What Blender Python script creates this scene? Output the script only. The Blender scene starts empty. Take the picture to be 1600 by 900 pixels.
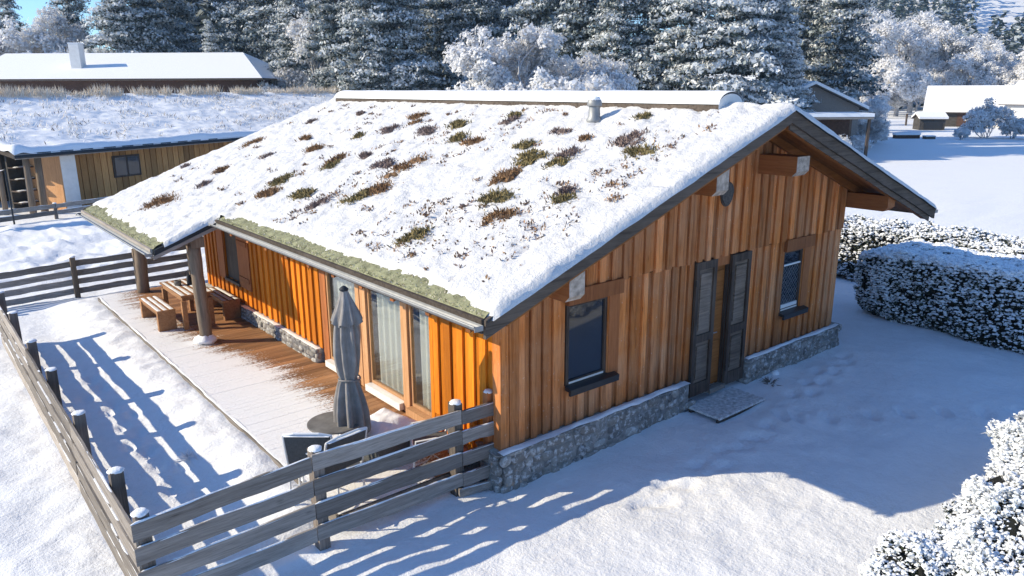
import bpy, math, random
import numpy as np
from mathutils import Vector, Matrix

random.seed(7)
RNG = np.random.default_rng(11)
SC = bpy.context.scene
COL = SC.collection

# ------------------------------------------------------------------ noise
def _hash(ix, iy, iz, seed):
    h = (ix.astype(np.int64) * 374761393 + iy.astype(np.int64) * 668265263 + iz.astype(np.int64) * 2147483647 + seed * 974634777) & 0xFFFFFFFF
    h = ((h ^ (h >> 13)) * 1274126177) & 0xFFFFFFFF
    h = ((h ^ (h >> 16)) * 2246822519) & 0xFFFFFFFF
    return ((h ^ (h >> 15)) & 0xFFFFFF) / float(0xFFFFFF)

def vnoise(x, y, seed=0):
    x = np.asarray(x, float); y = np.asarray(y, float)
    ix = np.floor(x); iy = np.floor(y); fx = x - ix; fy = y - iy
    fx = fx * fx * (3 - 2 * fx); fy = fy * fy * (3 - 2 * fy)
    z = np.zeros_like(ix)
    a = _hash(ix, iy, z, seed); b = _hash(ix + 1, iy, z, seed)
    c = _hash(ix, iy + 1, z, seed); d = _hash(ix + 1, iy + 1, z, seed)
    return (a * (1 - fx) + b * fx) * (1 - fy) + (c * (1 - fx) + d * fx) * fy

def fbm(x, y, oct=4, seed=0):
    s = 0; a = 1; t = 0
    x = np.asarray(x, float); y = np.asarray(y, float)
    for i in range(oct):
        s = s + a * (vnoise(x, y, seed + i * 17) - .5); t += a; a *= .5; x = x * 2.03 + 3.1; y = y * 2.03 - 1.7
    return s / t * 2      # about -1..1

def sstep(a, b, x):
    t = np.clip((x - a) / (b - a), 0, 1); return t * t * (3 - 2 * t)

# ------------------------------------------------------------------ materials
class NT:
    def __init__(s, name):
        s.m = bpy.data.materials.new(name); s.m.use_nodes = True
        s.t = s.m.node_tree; s.t.nodes.clear()
        s.out = s.n('ShaderNodeOutputMaterial')
    def n(s, typ, **kw):
        nd = s.t.nodes.new(typ)
        for k, v in kw.items(): setattr(nd, k, v)
        return nd
    def l(s, a, b): s.t.links.new(a, b)
    def put(s, sock, v):
        if isinstance(v, bpy.types.NodeSocket): s.l(v, sock)
        elif v is not None:
            if isinstance(v, (tuple, list)) and len(v) == 3 and sock.type == 'RGBA': v = (*v, 1)
            sock.default_value = v
    def coord(s, scale=(1, 1, 1), kind='Object'):
        tc = s.n('ShaderNodeTexCoord'); mp = s.n('ShaderNodeMapping')
        s.l(tc.outputs[kind], mp.inputs[0]); mp.inputs['Scale'].default_value = scale
        return mp.outputs[0]
    def noise(s, vec, scale, detail=4, rough=.6, dist=0):
        nd = s.n('ShaderNodeTexNoise'); s.l(vec, nd.inputs['Vector'])
        nd.inputs['Scale'].default_value = scale; nd.inputs['Detail'].default_value = detail
        nd.inputs['Roughness'].default_value = rough; nd.inputs['Distortion'].default_value = dist
        return nd.outputs['Fac']
    def ramp(s, fac, stops):
        nd = s.n('ShaderNodeValToRGB'); s.put(nd.inputs[0], fac)
        e = nd.color_ramp.elements
        while len(e) < len(stops): e.new(.5)
        for el, (p, c) in zip(e, stops):
            el.position = p; el.color = (*c, 1) if not isinstance(c, (int, float)) else (c, c, c, 1)
        return nd.outputs[0]
    def math(s, op, a, b=None, clamp=False):
        nd = s.n('ShaderNodeMath', operation=op, use_clamp=clamp); s.put(nd.inputs[0], a)
        if b is not None: s.put(nd.inputs[1], b)
        return nd.outputs[0]
    def mix(s, fac, a, b, mode='MIX'):
        nd = s.n('ShaderNodeMix', data_type='RGBA', blend_type=mode)
        s.put(nd.inputs[0], fac); s.put(nd.inputs[6], a); s.put(nd.inputs[7], b)
        return nd.outputs[2]
    def attr(s, name):
        return s.n('ShaderNodeAttribute', attribute_name=name).outputs['Fac']
    def bump(s, h, strength=.3, dist=.01, normal=None):
        nd = s.n('ShaderNodeBump'); s.put(nd.inputs['Height'], h)
        nd.inputs['Strength'].default_value = strength; nd.inputs['Distance'].default_value = dist
        if normal is not None: s.l(normal, nd.inputs['Normal'])
        return nd.outputs[0]
    def bsdf(s, color, rough=.7, normal=None, spec=.3, metal=0, **kw):
        p = s.n('ShaderNodeBsdfPrincipled')
        s.put(p.inputs['Base Color'], color); s.put(p.inputs['Roughness'], rough)
        s.put(p.inputs['Specular IOR Level'], spec); s.put(p.inputs['Metallic'], metal)
        if normal is not None: s.l(normal, p.inputs['Normal'])
        for k, v in kw.items(): s.put(p.inputs[k], v)
        return p.outputs[0]
    def done(s, sh): s.l(sh, s.out.inputs[0]); return s.m

def plain(name, col, rough=.7, spec=.3, metal=0, var=.25, scale=6, bump=.2):
    k = NT(name); v = k.coord(); f = k.noise(v, scale, 5)
    c0 = tuple(x * (1 - var) for x in col); c1 = tuple(min(1, x * (1 + var)) for x in col)
    c = k.ramp(f, [(.3, c0), (.7, c1)])
    return k.done(k.bsdf(c, rough, k.bump(k.noise(v, scale * 6, 3), bump, .005), spec, metal))

def wood(name, c_lo, c_hi, dark, rough=.65, axis='z', grain=1., tone=.75, knots=True, grey=None, stain=False):
    k = NT(name)
    sc = {'x': (.35, 7, 7), 'y': (7, .35, 7), 'z': (7, 7, .35)}[axis]
    v = k.coord(sc); t = k.attr('tone')
    add = k.n('ShaderNodeVectorMath', operation='ADD'); k.l(v, add.inputs[0])
    cx = k.n('ShaderNodeCombineXYZ'); mt = k.math('MULTIPLY', t, 37.0)
    for i in range(3): k.l(mt, cx.inputs[i])
    k.l(cx.outputs[0], add.inputs[1]); vv = add.outputs[0]
    g = k.noise(vv, 3.2 * grain, 6, .65, .6); g2 = k.noise(vv, 16 * grain, 3, .6)
    c = k.mix(k.ramp(g, [(.3, 0.), (.72, 1.)]), c_lo, c_hi)
    c = k.mix(k.math('MULTIPLY', k.ramp(g2, [(.48, 0.), (.72, 1.)]), .45), c, dark)
    if knots:
        sk = {'x': (1.3, 5, 5), 'y': (5, 1.3, 5), 'z': (5, 5, 1.3)}[axis]
        vo = k.n('ShaderNodeTexVoronoi'); vk = k.coord(sk); k.l(vk, vo.inputs['Vector']); vo.inputs['Scale'].default_value = 1.5
        c = k.mix(k.math('MULTIPLY', k.ramp(vo.outputs['Distance'], [(.03, 1.), (.11, 0.)]), .55), c, dark)
    if grey is not None:
        gv = k.noise(k.coord((1, 1, 1)), 1.1, 5, .6); st = {'x': (.5, 9, 9), 'y': (9, .5, 9), 'z': (9, 9, .5)}[axis]
        g3 = k.noise(k.coord(st), 2.1, 4, .65)
        c = k.mix(k.math('MULTIPLY', k.ramp(gv, [(.40, 0.), (.68, 1.)]), .5), c, grey)
        c = k.mix(k.math('MULTIPLY', k.ramp(g3, [(.52, 0.), (.70, 1.)]), .65), c, dark)
    if stain:
        sp = k.n('ShaderNodeSeparateXYZ'); k.l(k.coord(), sp.inputs[0])
        zz = k.math('ADD', sp.outputs[2], k.math('MULTIPLY', k.math('SUBTRACT', k.noise(k.coord((6, 6, .8)), 2., 4, .7), .5), .9))
        c = k.mix(k.math('MULTIPLY', k.ramp(zz, [(.02, 1.), (.42, 0.)]), .55), c, (.10, .06, .035))
        fl = k.math('MULTIPLY', k.ramp(k.noise(k.coord((1, 1, .6)), 34, 3, .7), [(.66, 0.), (.70, 1.)]), .45)
        c = k.mix(fl, c, (.62, .56, .50))
    tm = k.math('ADD', k.math('MULTIPLY', t, tone), 1 - tone / 2)
    m = k.n('ShaderNodeVectorMath', operation='SCALE'); k.l(c, m.inputs[0]); k.l(tm, m.inputs['Scale'])
    return k.done(k.bsdf(m.outputs[0], rough, k.bump(k.math('ADD', g, k.math('MULTIPLY', g2, .5)), .6, .008), .12))

def snow_mat(name, col=(.86, .88, .91), scale=1., grass=0., bump=.5, speck=None):
    k = NT(name); v = k.coord()
    n1 = k.noise(v, 9 * scale, 5, .65); n2 = k.noise(v, 42 * scale, 4, .7); n3 = k.noise(v, 1.1 * scale, 5, .6)
    c = k.mix(k.ramp(n1, [(.3, 0.), (.7, 1.)]), tuple(x * .94 for x in col), col)
    if grass > 0:
        gm = k.math('MULTIPLY', k.ramp(n3, [(.45, 0.), (.68, 1.)]), k.ramp(n2, [(.5, 0.), (.72, 1.)]))
        c = k.mix(k.math('MULTIPLY', gm, grass), c, (.50, .47, .42))
    if speck:
        sp = k.math('MULTIPLY', k.ramp(n1, [(.55, 0.), (.72, 1.)]), k.ramp(n2, [(.52, 0.), (.66, 1.)]))
        c = k.mix(k.math('MULTIPLY', sp, speck), c, (.25, .19, .13))
    h = k.math('ADD', k.math('MULTIPLY', n1, 1.0), k.math('MULTIPLY', n2, .35))
    return k.done(k.bsdf(c, .75, k.bump(h, bump, .035), .25))

def stone_mat():
    k = NT('field_stone'); v = k.coord(); t = k.attr('tone')
    c = k.ramp(t, [(0, (.13, .13, .13)), (.35, (.33, .32, .30)), (.7, (.22, .20, .18)), (1, (.52, .50, .47))])
    c = k.mix(k.math('MULTIPLY', k.noise(v, 25, 5), .8), c, (.12, .115, .11))
    fr = k.ramp(k.noise(v, 14, 5, .7), [(.5, 0.), (.64, 1.)])
    c = k.mix(k.math('MULTIPLY', fr, .6), c, (.75, .77, .8))
    return k.done(k.bsdf(c, .85, k.bump(k.noise(v, 40, 4), .6, .01), .2))

def deck_mat():
    k = NT('deck_boards'); t = k.attr('tone'); s = k.attr('snow')
    v = k.coord((.5, 8, 8)); g = k.noise(v, 3, 6, .65, .5)
    c = k.mix(g, (.16, .07, .028), (.50, .26, .12))
    m = k.n('ShaderNodeVectorMath', operation='SCALE'); k.l(c, m.inputs[0]); k.l(k.math('ADD', k.math('MULTIPLY', t, .7), .6), m.inputs['Scale'])
    vs = k.coord((1.5, 22, 1)); n = k.noise(vs, 2.2, 5, .7); n2 = k.noise(k.coord((.6, 1, 1)), 38, 4, .8)
    f = k.math('ADD', k.math('ADD', s, k.math('MULTIPLY', k.math('SUBTRACT', n, .5), 1.9)), k.math('MULTIPLY', k.math('SUBTRACT', n2, .5), 2.6))
    f = k.ramp(f, [(.42, 0.), (.6, 1.)])
    col = k.mix(f, m.outputs[0], k.mix(n2, (.86, .87, .89), (.92, .93, .95)))
    return k.done(k.bsdf(col, .7, k.bump(k.math('ADD', n2, k.math('MULTIPLY', f, .3)), .8, .02), .25))

def glass_mat(name, tint=(.012, .018, .028), refl=.12, see=0.):
    k = NT(name)
    gl = k.n('ShaderNodeBsdfGlossy'); gl.inputs['Roughness'].default_value = .03; gl.inputs['Color'].default_value = (.95, .97, 1, 1)
    base = k.bsdf(tint, .2, None, .2)
    if see > 0:
        tr = k.n('ShaderNodeBsdfTransparent'); tr.inputs['Color'].default_value = (.9, .93, .92, 1)
        mx0 = k.n('ShaderNodeMixShader'); mx0.inputs[0].default_value = see; k.l(base, mx0.inputs[1]); k.l(tr.outputs[0], mx0.inputs[2]); base = mx0.outputs[0]
    lw = k.n('ShaderNodeLayerWeight'); lw.inputs[0].default_value = .5
    f = k.math('ADD', k.math('MULTIPLY', k.math('POWER', lw.outputs['Facing'], 3.5), .75), refl, clamp=True)
    mx = k.n('ShaderNodeMixShader'); k.l(f, mx.inputs[0]); k.l(base, mx.inputs[1]); k.l(gl.outputs[0], mx.inputs[2])
    return k.done(mx.outputs[0])

def leaf_mat(name, c0, c1, rough=.6, trans=0.):
    k = NT(name); t = k.attr('tone')
    c = k.mix(t, c0, c1)
    sh = k.bsdf(c, rough, None, .2)
    if trans > 0:
        tl = k.n('ShaderNodeBsdfTranslucent'); k.l(c, tl.inputs[0])
        mx = k.n('ShaderNodeMixShader'); mx.inputs[0].default_value = trans; k.l(sh, mx.inputs[1]); k.l(tl.outputs[0], mx.inputs[2]); sh = mx.outputs[0]
    return k.done(sh)

M = {}
M['snow'] = snow_mat('snow')
M['snow_ground'] = snow_mat('ground_snow', (.83, .85, .88), .7, .5, .75)
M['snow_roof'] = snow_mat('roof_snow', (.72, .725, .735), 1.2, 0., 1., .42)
M['snow_smooth'] = snow_mat('smooth_snow', (.85, .87, .9), .6, 0., .3)
M['wood_front'] = wood('stained_larch', (.48, .14, .009), (.72, .24, .018), (.22, .05, .005), .55)
M['wood_gable'] = wood('weathered_larch', (.48, .145, .033), (.70, .26, .076), (.16, .045, .012), .65, tone=.7, grey=(.50, .33, .21), stain=True)
M['wood_frame'] = wood('brown_frame_timber', (.30, .10, .035), (.44, .17, .065), (.10, .04, .02), .6)
M['wood_door'] = wood('door_timber', (.36, .19, .09), (.52, .30, .16), (.2, .09, .04), .55)
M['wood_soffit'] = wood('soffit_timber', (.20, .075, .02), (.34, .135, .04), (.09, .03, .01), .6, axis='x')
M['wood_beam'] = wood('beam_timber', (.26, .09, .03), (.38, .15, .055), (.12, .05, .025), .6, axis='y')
M['wood_dark'] = wood('aged_dark_timber', (.035, .025, .022), (.12, .085, .065), (.015, .012, .012), .55, knots=False, grey=(.16, .13, .11))
M['wood_panel'] = wood('worn_door_panel', (.07, .05, .038), (.24, .18, .135), (.04, .03, .025), .5, axis='x', knots=False, grey=(.30, .26, .23))
M['frosted_slat'] = plain('frosted_slat', (.60, .60, .61), .85, var=.4, scale=18, bump=.6)
M['wood_grey'] = wood('grey_weathered_timber', (.17, .15, .135), (.33, .30, .275), (.07, .06, .055), .8, axis='x')
M['wood_grey_y'] = wood('grey_weathered_timber_long', (.20, .175, .155), (.38, .345, .31), (.08, .07, .06), .8, axis='y')
M['wood_grey_z'] = wood('grey_post_timber', (.10, .085, .075), (.22, .19, .17), (.05, .04, .035), .85)
M['wood_barge'] = wood('weathered_barge_board', (.06, .048, .04), (.14, .115, .095), (.025, .02, .018), .8, axis='x', grey=(.17, .14, .12))
M['wood_log'] = wood('debarked_log', (.15, .115, .085), (.30, .235, .18), (.07, .05, .035), .85, grain=.7)
M['wood_furn'] = wood('garden_furniture_timber', (.24, .12, .055), (.40, .22, .11), (.10, .045, .02), .6, axis='y')
M['wood_tan'] = wood('tan_plank_wall', (.42, .20, .07), (.60, .33, .13), (.2, .09, .03), .7)
M['gap_shade'] = plain('gap_shade_backing', (.05, .018, .006), .9)  # wall backing coloured dark to deepen the shade in the board gaps
M['endgrain'] = plain('pale_end_grain', (.38, .32, .27), .85, var=.45, scale=14)
M['stone'] = stone_mat()
M['mortar'] = plain('mortar', (.26, .25, .24), .95, var=.4, scale=12, bump=.6)
M['deck'] = deck_mat()
M['metal'] = plain('zinc_metal', (.26, .27, .28), .55, .4, .45, var=.15, scale=8, bump=.05)
M['dark_metal'] = plain('dark_flashing', (.02, .025, .032), .6, .3, .0, var=.3)
M['black'] = plain('black_sill', (.018, .018, .02), .4, .5)
M['moss'] = plain('roof_sod_felt', (.25, .255, .155), .95, var=.4, scale=7, bump=.8)
M['glass'] = glass_mat('window_glass', (.010, .016, .028), .05)
M['door_glass'] = glass_mat('patio_door_glass', (.02, .02, .02), .04, .92)
M['white_paint'] = plain('white_sill_paint', (.72, .71, .69), .5, .4, var=.06)
M['white_metal'] = plain('white_chair_frame', (.74, .75, .76), .4, .5, var=.05)
M['mesh_fabric'] = plain('grey_sling_fabric', (.09, .095, .10), .75, var=.2, scale=40)
M['grey_top'] = plain('grey_tabletop', (.16, .15, .135), .6, var=.4, scale=5)
M['parasol'] = plain('grey_parasol_fabric', (.235, .222, .215), .9, var=.22, scale=7, bump=.5)
M['plaster'] = plain('white_plaster', (.72, .71, .69), .9, var=.08, scale=4)
M['curtain'] = plain('pale_curtain', (.74, .72, .68), .9, var=.06)
M['interior'] = plain('room_interior', (.22, .18, .14), .9, var=.2, scale=2)
M['plaque'] = plain('carved_dark_plaque', (.05, .045, .045), .5, var=.6, scale=25, bump=.8)
M['brick'] = plain('red_timber_wall', (.075, .04, .028), .85, var=.3)
M['barn_wall'] = plain('dark_plank_wall', (.06, .055, .05), .9, var=.4, scale=3)
M['bark'] = plain('frosty_bark', (.13, .11, .10), .95, var=.5, scale=4, bump=.8)
M['bark_pale'] = plain('rimed_bark', (.42, .42, .44), .95, var=.35, scale=5, bump=.5)
M['needle'] = leaf_mat('conifer_needles', (.010, .018, .018), (.045, .068, .064))
M['frost'] = leaf_mat('hoar_frosted_needles', (.50, .54, .56), (.86, .88, .90), .8, .25)
M['frost_mid'] = leaf_mat('lightly_frosted_needles', (.11, .145, .155), (.38, .43, .45), .8, .1)
M['twig_frost'] = leaf_mat('hoar_frosted_twigs', (.66, .67, .69), (.90, .90, .91), .85, .35)
M['twig_brown'] = leaf_mat('bare_twigs', (.12, .10, .085), (.28, .25, .22), .9)
M['hedge_leaf'] = leaf_mat('dark_hedge_leaves', (.010, .016, .012), (.04, .055, .035), .5)
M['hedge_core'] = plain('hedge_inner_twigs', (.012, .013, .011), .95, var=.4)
M['tuft_snow'] = leaf_mat('snow_on_leaves', (.70, .74, .78), (.90, .91, .93), .8)
M['sedum_brown'] = leaf_mat('brown_sedum', (.14, .08, .042), (.38, .235, .13), .95)
M['sedum_olive'] = leaf_mat('olive_sedum', (.115, .092, .04), (.31, .25, .12), .95)
M['sedum_purple'] = leaf_mat('purple_heather', (.14, .10, .09), (.32, .25, .23), .95)
M['dry_grass'] = leaf_mat('frosted_dry_grass', (.56, .47, .36), (.84, .78, .69), .9)
M['white_cloth'] = plain('white_awning_cloth', (.78, .78, .78), .9, var=.05)

# ------------------------------------------------------------------ mesh builder
class MB:
    def __init__(s): s.v = []; s.f = []; s.m = []; s.t = []
    def quad(s, pts, mat=0, tone=.5):
        i = len(s.v); s.v += [tuple(p) for p in pts]; s.f.append(tuple(range(i, i + len(pts)))); s.m.append(mat); s.t.append(tone)
    def hexa(s, b, t, mat=0, tone=None):
        """b and t: 4 bottom and 4 top points, same winding (ccw from above)."""
        tone = random.random() if tone is None else tone
        i = len(s.v); s.v += [tuple(p) for p in b] + [tuple(p) for p in t]
        for q in ((3, 2, 1, 0), (4, 5, 6, 7), (0, 1, 5, 4), (1, 2, 6, 5), (2, 3, 7, 6), (3, 0, 4, 7)):
            s.f.append(tuple(i + a for a in q)); s.m.append(mat); s.t.append(tone)
    def box(s, x0, x1, y0, y1, z0, z1, mat=0, tone=None):
        s.hexa([(x0, y0, z0), (x1, y0, z0), (x1, y1, z0), (x0, y1, z0)], [(x0, y0, z1), (x1, y0, z1), (x1, y1, z1), (x0, y1, z1)], mat, tone)
    def obox(s, c, ax, ay, az, mat=0, tone=None):
        c = Vector(c); ax = Vector(ax); ay = Vector(ay); az = Vector(az)
        q = [(-1, -1), (1, -1), (1, 1), (-1, 1)]
        s.hexa([c + ax * a + ay * b - az for a, b in q], [c + ax * a + ay * b + az for a, b in q], mat, tone)
    def tube(s, pts, rad, n=8, mat=0, tone=.5, cap=True):
        pts = [Vector(p) for p in pts]
        if not hasattr(rad, '__len__'): rad = [rad] * len(pts)
        base = len(s.v); up = Vector((0, 0, 1))
        for k, p in enumerate(pts):
            d = (pts[min(k + 1, len(pts) - 1)] - pts[max(k - 1, 0)]).normalized()
            a = d.cross(up) if abs(d.z) < .95 else d.cross(Vector((1, 0, 0)))
            a.normalize(); b = d.cross(a)
            for j in range(n):
                th = 2 * math.pi * j / n; s.v.append(tuple(p + (a * math.cos(th) + b * math.sin(th)) * rad[k]))
        for k in range(len(pts) - 1):
            for j in range(n):
                s.f.append((base + k * n + j, base + k * n + (j + 1) % n, base + (k + 1) * n + (j + 1) % n, base + (k + 1) * n + j)); s.m.append(mat); s.t.append(tone)
        if cap:
            s.f.append(tuple(base + j for j in range(n))[::-1]); s.m.append(mat); s.t.append(tone)
            s.f.append(tuple(base + (len(pts) - 1) * n + j for j in range(n))); s.m.append(mat); s.t.append(tone)
    def lathe(s, prof, c=(0, 0, 0), n=16, mat=0, tone=.5, cap=True):
        base = len(s.v); c = Vector(c)
        for r, z in prof:
            for j in range(n):
                th = 2 * math.pi * j / n; s.v.append((c.x + r * math.cos(th), c.y + r * math.sin(th), c.z + z))
        for k in range(len(prof) - 1):
            for j in range(n):
                s.f.append((base + k * n + j, base + k * n + (j + 1) % n, base + (k + 1) * n + (j + 1) % n, base + (k + 1) * n + j)); s.m.append(mat); s.t.append(tone)
        if cap:
            s.f.append(tuple(base + j for j in range(n))[::-1]); s.m.append(mat); s.t.append(tone)
            s.f.append(tuple(base + (len(prof) - 1) * n + j for j in range(n))); s.m.append(mat); s.t.append(tone)
    def plank(s, p0, p1, up, width, thick, seg=10, wob=.012, mat=0, tone=None):
        """a sawn board from p0 to p1: width along up, slightly uneven edges."""
        tone = random.random() if tone is None else tone
        p0 = Vector(p0); p1 = Vector(p1); up = Vector(up).normalized(); d = (p1 - p0); n = d.normalized().cross(up)
        base = len(s.v); ph = random.random() * 50
        for k in range(seg + 1):
            t = k / seg; c = p0 + d * t
            e = [(random.random() - .5) * wob + math.sin(ph + t * 7) * wob * .5 for _ in range(2)]
            o = n * ((random.random() - .5) * wob * .5)
            hi = up * (width / 2 + e[0]); lo = up * (-width / 2 + e[1])
            b = thick / 2
            for q in (lo - n * b, lo + n * b, hi + n * b * .8, hi - n * b * .8): s.v.append(tuple(c + q + o))
        for k in range(seg):
            for j in range(4):
                a = base + k * 4; s.f.append((a + j, a + 4 + j, a + 4 + (j + 1) % 4, a + (j + 1) % 4)); s.m.append(mat); s.t.append(tone)
        a = base; s.f.append((a, a + 1, a + 2, a + 3)); s.m.append(mat); s.t.append(tone)
        a = base + seg * 4; s.f.append((a + 3, a + 2, a + 1, a)); s.m.append(mat); s.t.append(tone)
    def build(s, name, mats, parent=None, smooth=False, loc=None):
        me = bpy.data.meshes.new(name); me.from_pydata(s.v, [], s.f)
        return finish(me, name, mats, s.m, s.t, parent, smooth, loc)

def finish(me, name, mats, mi, tone, parent, smooth, loc=None):
    if not isinstance(mats, (list, tuple)): mats = [mats]
    for m in mats: me.materials.append(M[m])
    n = len(me.polygons)
    if mi is not None and len(mats) > 1: me.polygons.foreach_set('material_index', np.asarray(mi, np.int32))
    if tone is not None:
        a = me.attributes.new('tone', 'FLOAT', 'FACE'); a.data.foreach_set('value', np.asarray(tone, np.float32))
    me.polygons.foreach_set('use_smooth', np.full(n, bool(smooth)))
    me.update()
    o = bpy.data.objects.new(name, me); COL.objects.link(o)
    if parent is not None: o.parent = parent
    if loc is not None: o.location = loc
    return o

def mesh_np(name, V, F, mats, mi=None, tone=None, parent=None, smooth=False, extra=None):
    """V (n,3), F (m,k) int with constant k"""
    me = bpy.data.meshes.new(name); V = np.ascontiguousarray(V, np.float32); F = np.ascontiguousarray(F, np.int32)
    m, k = F.shape
    me.vertices.add(len(V)); me.vertices.foreach_set('co', V.ravel())
    me.loops.add(m * k); me.loops.foreach_set('vertex_index', F.ravel())
    me.polygons.add(m); me.polygons.foreach_set('loop_start', np.arange(0, m * k, k, dtype=np.int32))
    me.update(calc_edges=True)
    if extra is not None:
        for nm, vals in extra.items():
            a = me.attributes.new(nm, 'FLOAT', 'POINT'); a.data.foreach_set('value', np.asarray(vals, np.float32))
    return finish(me, name, mats, mi, tone, parent, smooth)

def grid_faces(nu, nv):
    i = np.arange(nu - 1)[:, None] * nv + np.arange(nv - 1)[None, :]
    return np.stack([i, i + nv, i + nv + 1, i + 1], -1).reshape(-1, 4)

def thing(name, label, cat, loc=(0, 0, 0), rz=0, group=None):
    o = bpy.data.objects.new(name, None); COL.objects.link(o); o.location = loc; o.rotation_euler = (0, 0, rz)
    o.empty_display_size = .2
    return tag(o, label, cat, group)
def tag(o, label=None, cat=None, group=None, kind=None):
    if label: o['label'] = label
    if cat: o['category'] = cat
    if group: o['group'] = group
    if kind: o['kind'] = kind
    return o
def copy_tree(o, parent=None):
    c = o.copy(); COL.objects.link(c); c.parent = parent
    for ch in list(o.children): copy_tree(ch, c)
    return c

# ------------------------------------------------------------------ camera, sun, sky
yaw, pitch, roll = 0.687156, 0.259677, -0.0045195
fw = Vector((math.sin(yaw) * math.cos(pitch), math.cos(yaw) * math.cos(pitch), -math.sin(pitch)))
r0 = Vector((math.cos(yaw), -math.sin(yaw), 0)); u0 = r0.cross(fw)
rr = r0 * math.cos(roll) + u0 * math.sin(roll); uu = -r0 * math.sin(roll) + u0 * math.cos(roll)
CAM = Vector((-5.3113, -6.6786, 4.3131))
cd = bpy.data.cameras.new('Camera'); cam = bpy.data.objects.new('Camera', cd); COL.objects.link(cam)
mw = Matrix((rr, uu, -fw)).transposed().to_4x4(); mw.translation = CAM; cam.matrix_world = mw
cd.sensor_width = 36; cd.lens = 1180.94 / 1600 * 36; cd.clip_end = 4000; cd.clip_start = .1
SC.camera = cam

AZ, EL = math.radians(123), math.radians(27.4)
sv = Vector((math.sin(AZ) * math.cos(EL), math.cos(AZ) * math.cos(EL), -math.sin(EL)))   # the way the light travels
sl = bpy.data.lights.new('Sun', 'SUN'); so = bpy.data.objects.new('Sun', sl); COL.objects.link(so)
so.rotation_euler = sv.to_track_quat('-Z', 'Y').to_euler(); sl.energy = 5.0; sl.angle = math.radians(.5); sl.color = (1, .865, .63)
wd = bpy.data.worlds.new('World'); SC.world = wd; wd.use_nodes = True
wt = wd.node_tree; wt.nodes.clear()
sky = wt.nodes.new('ShaderNodeTexSky'); sky.sky_type = 'NISHITA'; sky.sun_disc = False
sky.sun_elevation = EL; sky.sun_rotation = math.radians(303); sky.altitude = 800; sky.air_density = 1.0; sky.dust_density = .3; sky.ozone_density = 3.0
bg = wt.nodes.new('ShaderNodeBackground'); bg.inputs['Strength'].default_value = .15
wo = wt.nodes.new('ShaderNodeOutputWorld'); tint = wt.nodes.new('ShaderNodeMix'); tint.data_type = 'RGBA'; tint.blend_type = 'MULTIPLY'; tint.inputs[0].default_value = 1; tint.inputs[7].default_value = (.72, .93, 1.14, 1)
wt.links.new(sky.outputs[0], tint.inputs[6]); wt.links.new(tint.outputs[2], bg.inputs[0]); wt.links.new(bg.outputs[0], wo.inputs[0])
SC.view_settings.view_transform = 'Standard'; SC.view_settings.look = 'None'; SC.view_settings.gamma = 1
SC.view_settings.exposure = .48
SC.cycles.max_bounces = 8; SC.cycles.diffuse_bounces = 4; SC.cycles.transparent_max_bounces = 8
SC.cycles.sample_clamp_indirect = 8

# ------------------------------------------------------------------ ground
def ground_z(x, y):
    x = np.asarray(x, float); y = np.asarray(y, float)
    z = np.full(np.broadcast(x, y).shape, -.5)
    z = z + .075 * sstep(1, 4, x) * sstep(-5, -1, y) * (1 - sstep(9, 12, x))          # rises along the gable
    z = z + .16 * sstep(-3.3, -2.2, x) * (1 - sstep(.0, .3, x)) * sstep(.25, .8, y) * (1 - sstep(12.2, 13.5, y))   # drift against the deck
    near = 1 - sstep(20, 45, np.hypot(x - 2, y - 4))
    z = z + near * (.05 * fbm(x * .35, y * .35, 3, 1) + .036 * fbm(x * 1.5, y * 1.5, 4, 5) + .010 * fbm(x * 6, y * 6, 3, 9))
    out = (1 - sstep(-4.35, -4.1, x)) * near
    z = z + out * (.05 * fbm(x * 2.2, y * 2.2, 4, 31))
    lump = sstep(-3.0, -2.5, x) * (1 - sstep(-2.16, -2.02, x)) * sstep(.4, 1., y) * (1 - sstep(12, 13, y))
    z = z + lump * (.035 + .06 * fbm(x * 3.5, y * 3.5, 4, 83))
    mound = sstep(14.5, 17, y) * (1 - sstep(24, 26, y)) * (1 - sstep(3, 8, x))
    z = z + mound * (.15 + .22 * fbm(x * 1.3, y * 1.3, 4, 41))
    trod = np.exp(-((x - 4.3) / 2.2) ** 2 - ((y + 1.9) / 1.0) ** 2)                    # trodden snow before the entrance
    z = z + trod * (-.05 + .05 * fbm(x * 3.3, y * 3.3, 3, 71))
    z = z + (1 - near) * .12 * fbm(x * .06, y * .06, 3, 21)
    dx = x - CAM.x; dy = y - CAM.y
    D = dx * math.sin(yaw) + dy * math.cos(yaw); S = dx * math.cos(yaw) - dy * math.sin(yaw)
    lat = S / np.maximum(D, 1)
    hill = sstep(150, 430, D) * (62 * sstep(.15, .6, lat) + 18)
    z = z - .05 * np.exp(-((x - 4.1) / .9) ** 4 - ((y + .4) / .55) ** 4)
    return z + hill * (1 + .12 * fbm(x * .012, y * .012, 3, 51))

def axis_coords(lo, hi, fine, span):
    c = list(np.arange(lo, hi, fine)); st = fine
    while c[-1] < span: st *= 1.09; c.append(c[-1] + st)
    st = fine; a = [lo]
    while a[-1] > -span: st *= 1.09; a.append(a[-1] - st)
    return np.array(a[:0:-1] + c)
gx = axis_coords(-9, 12, .075, 680); gy = axis_coords(-7, 17, .075, 680)
X, Y = np.meshgrid(gx, gy, indexing='ij'); Z = ground_z(X, Y)
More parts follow.
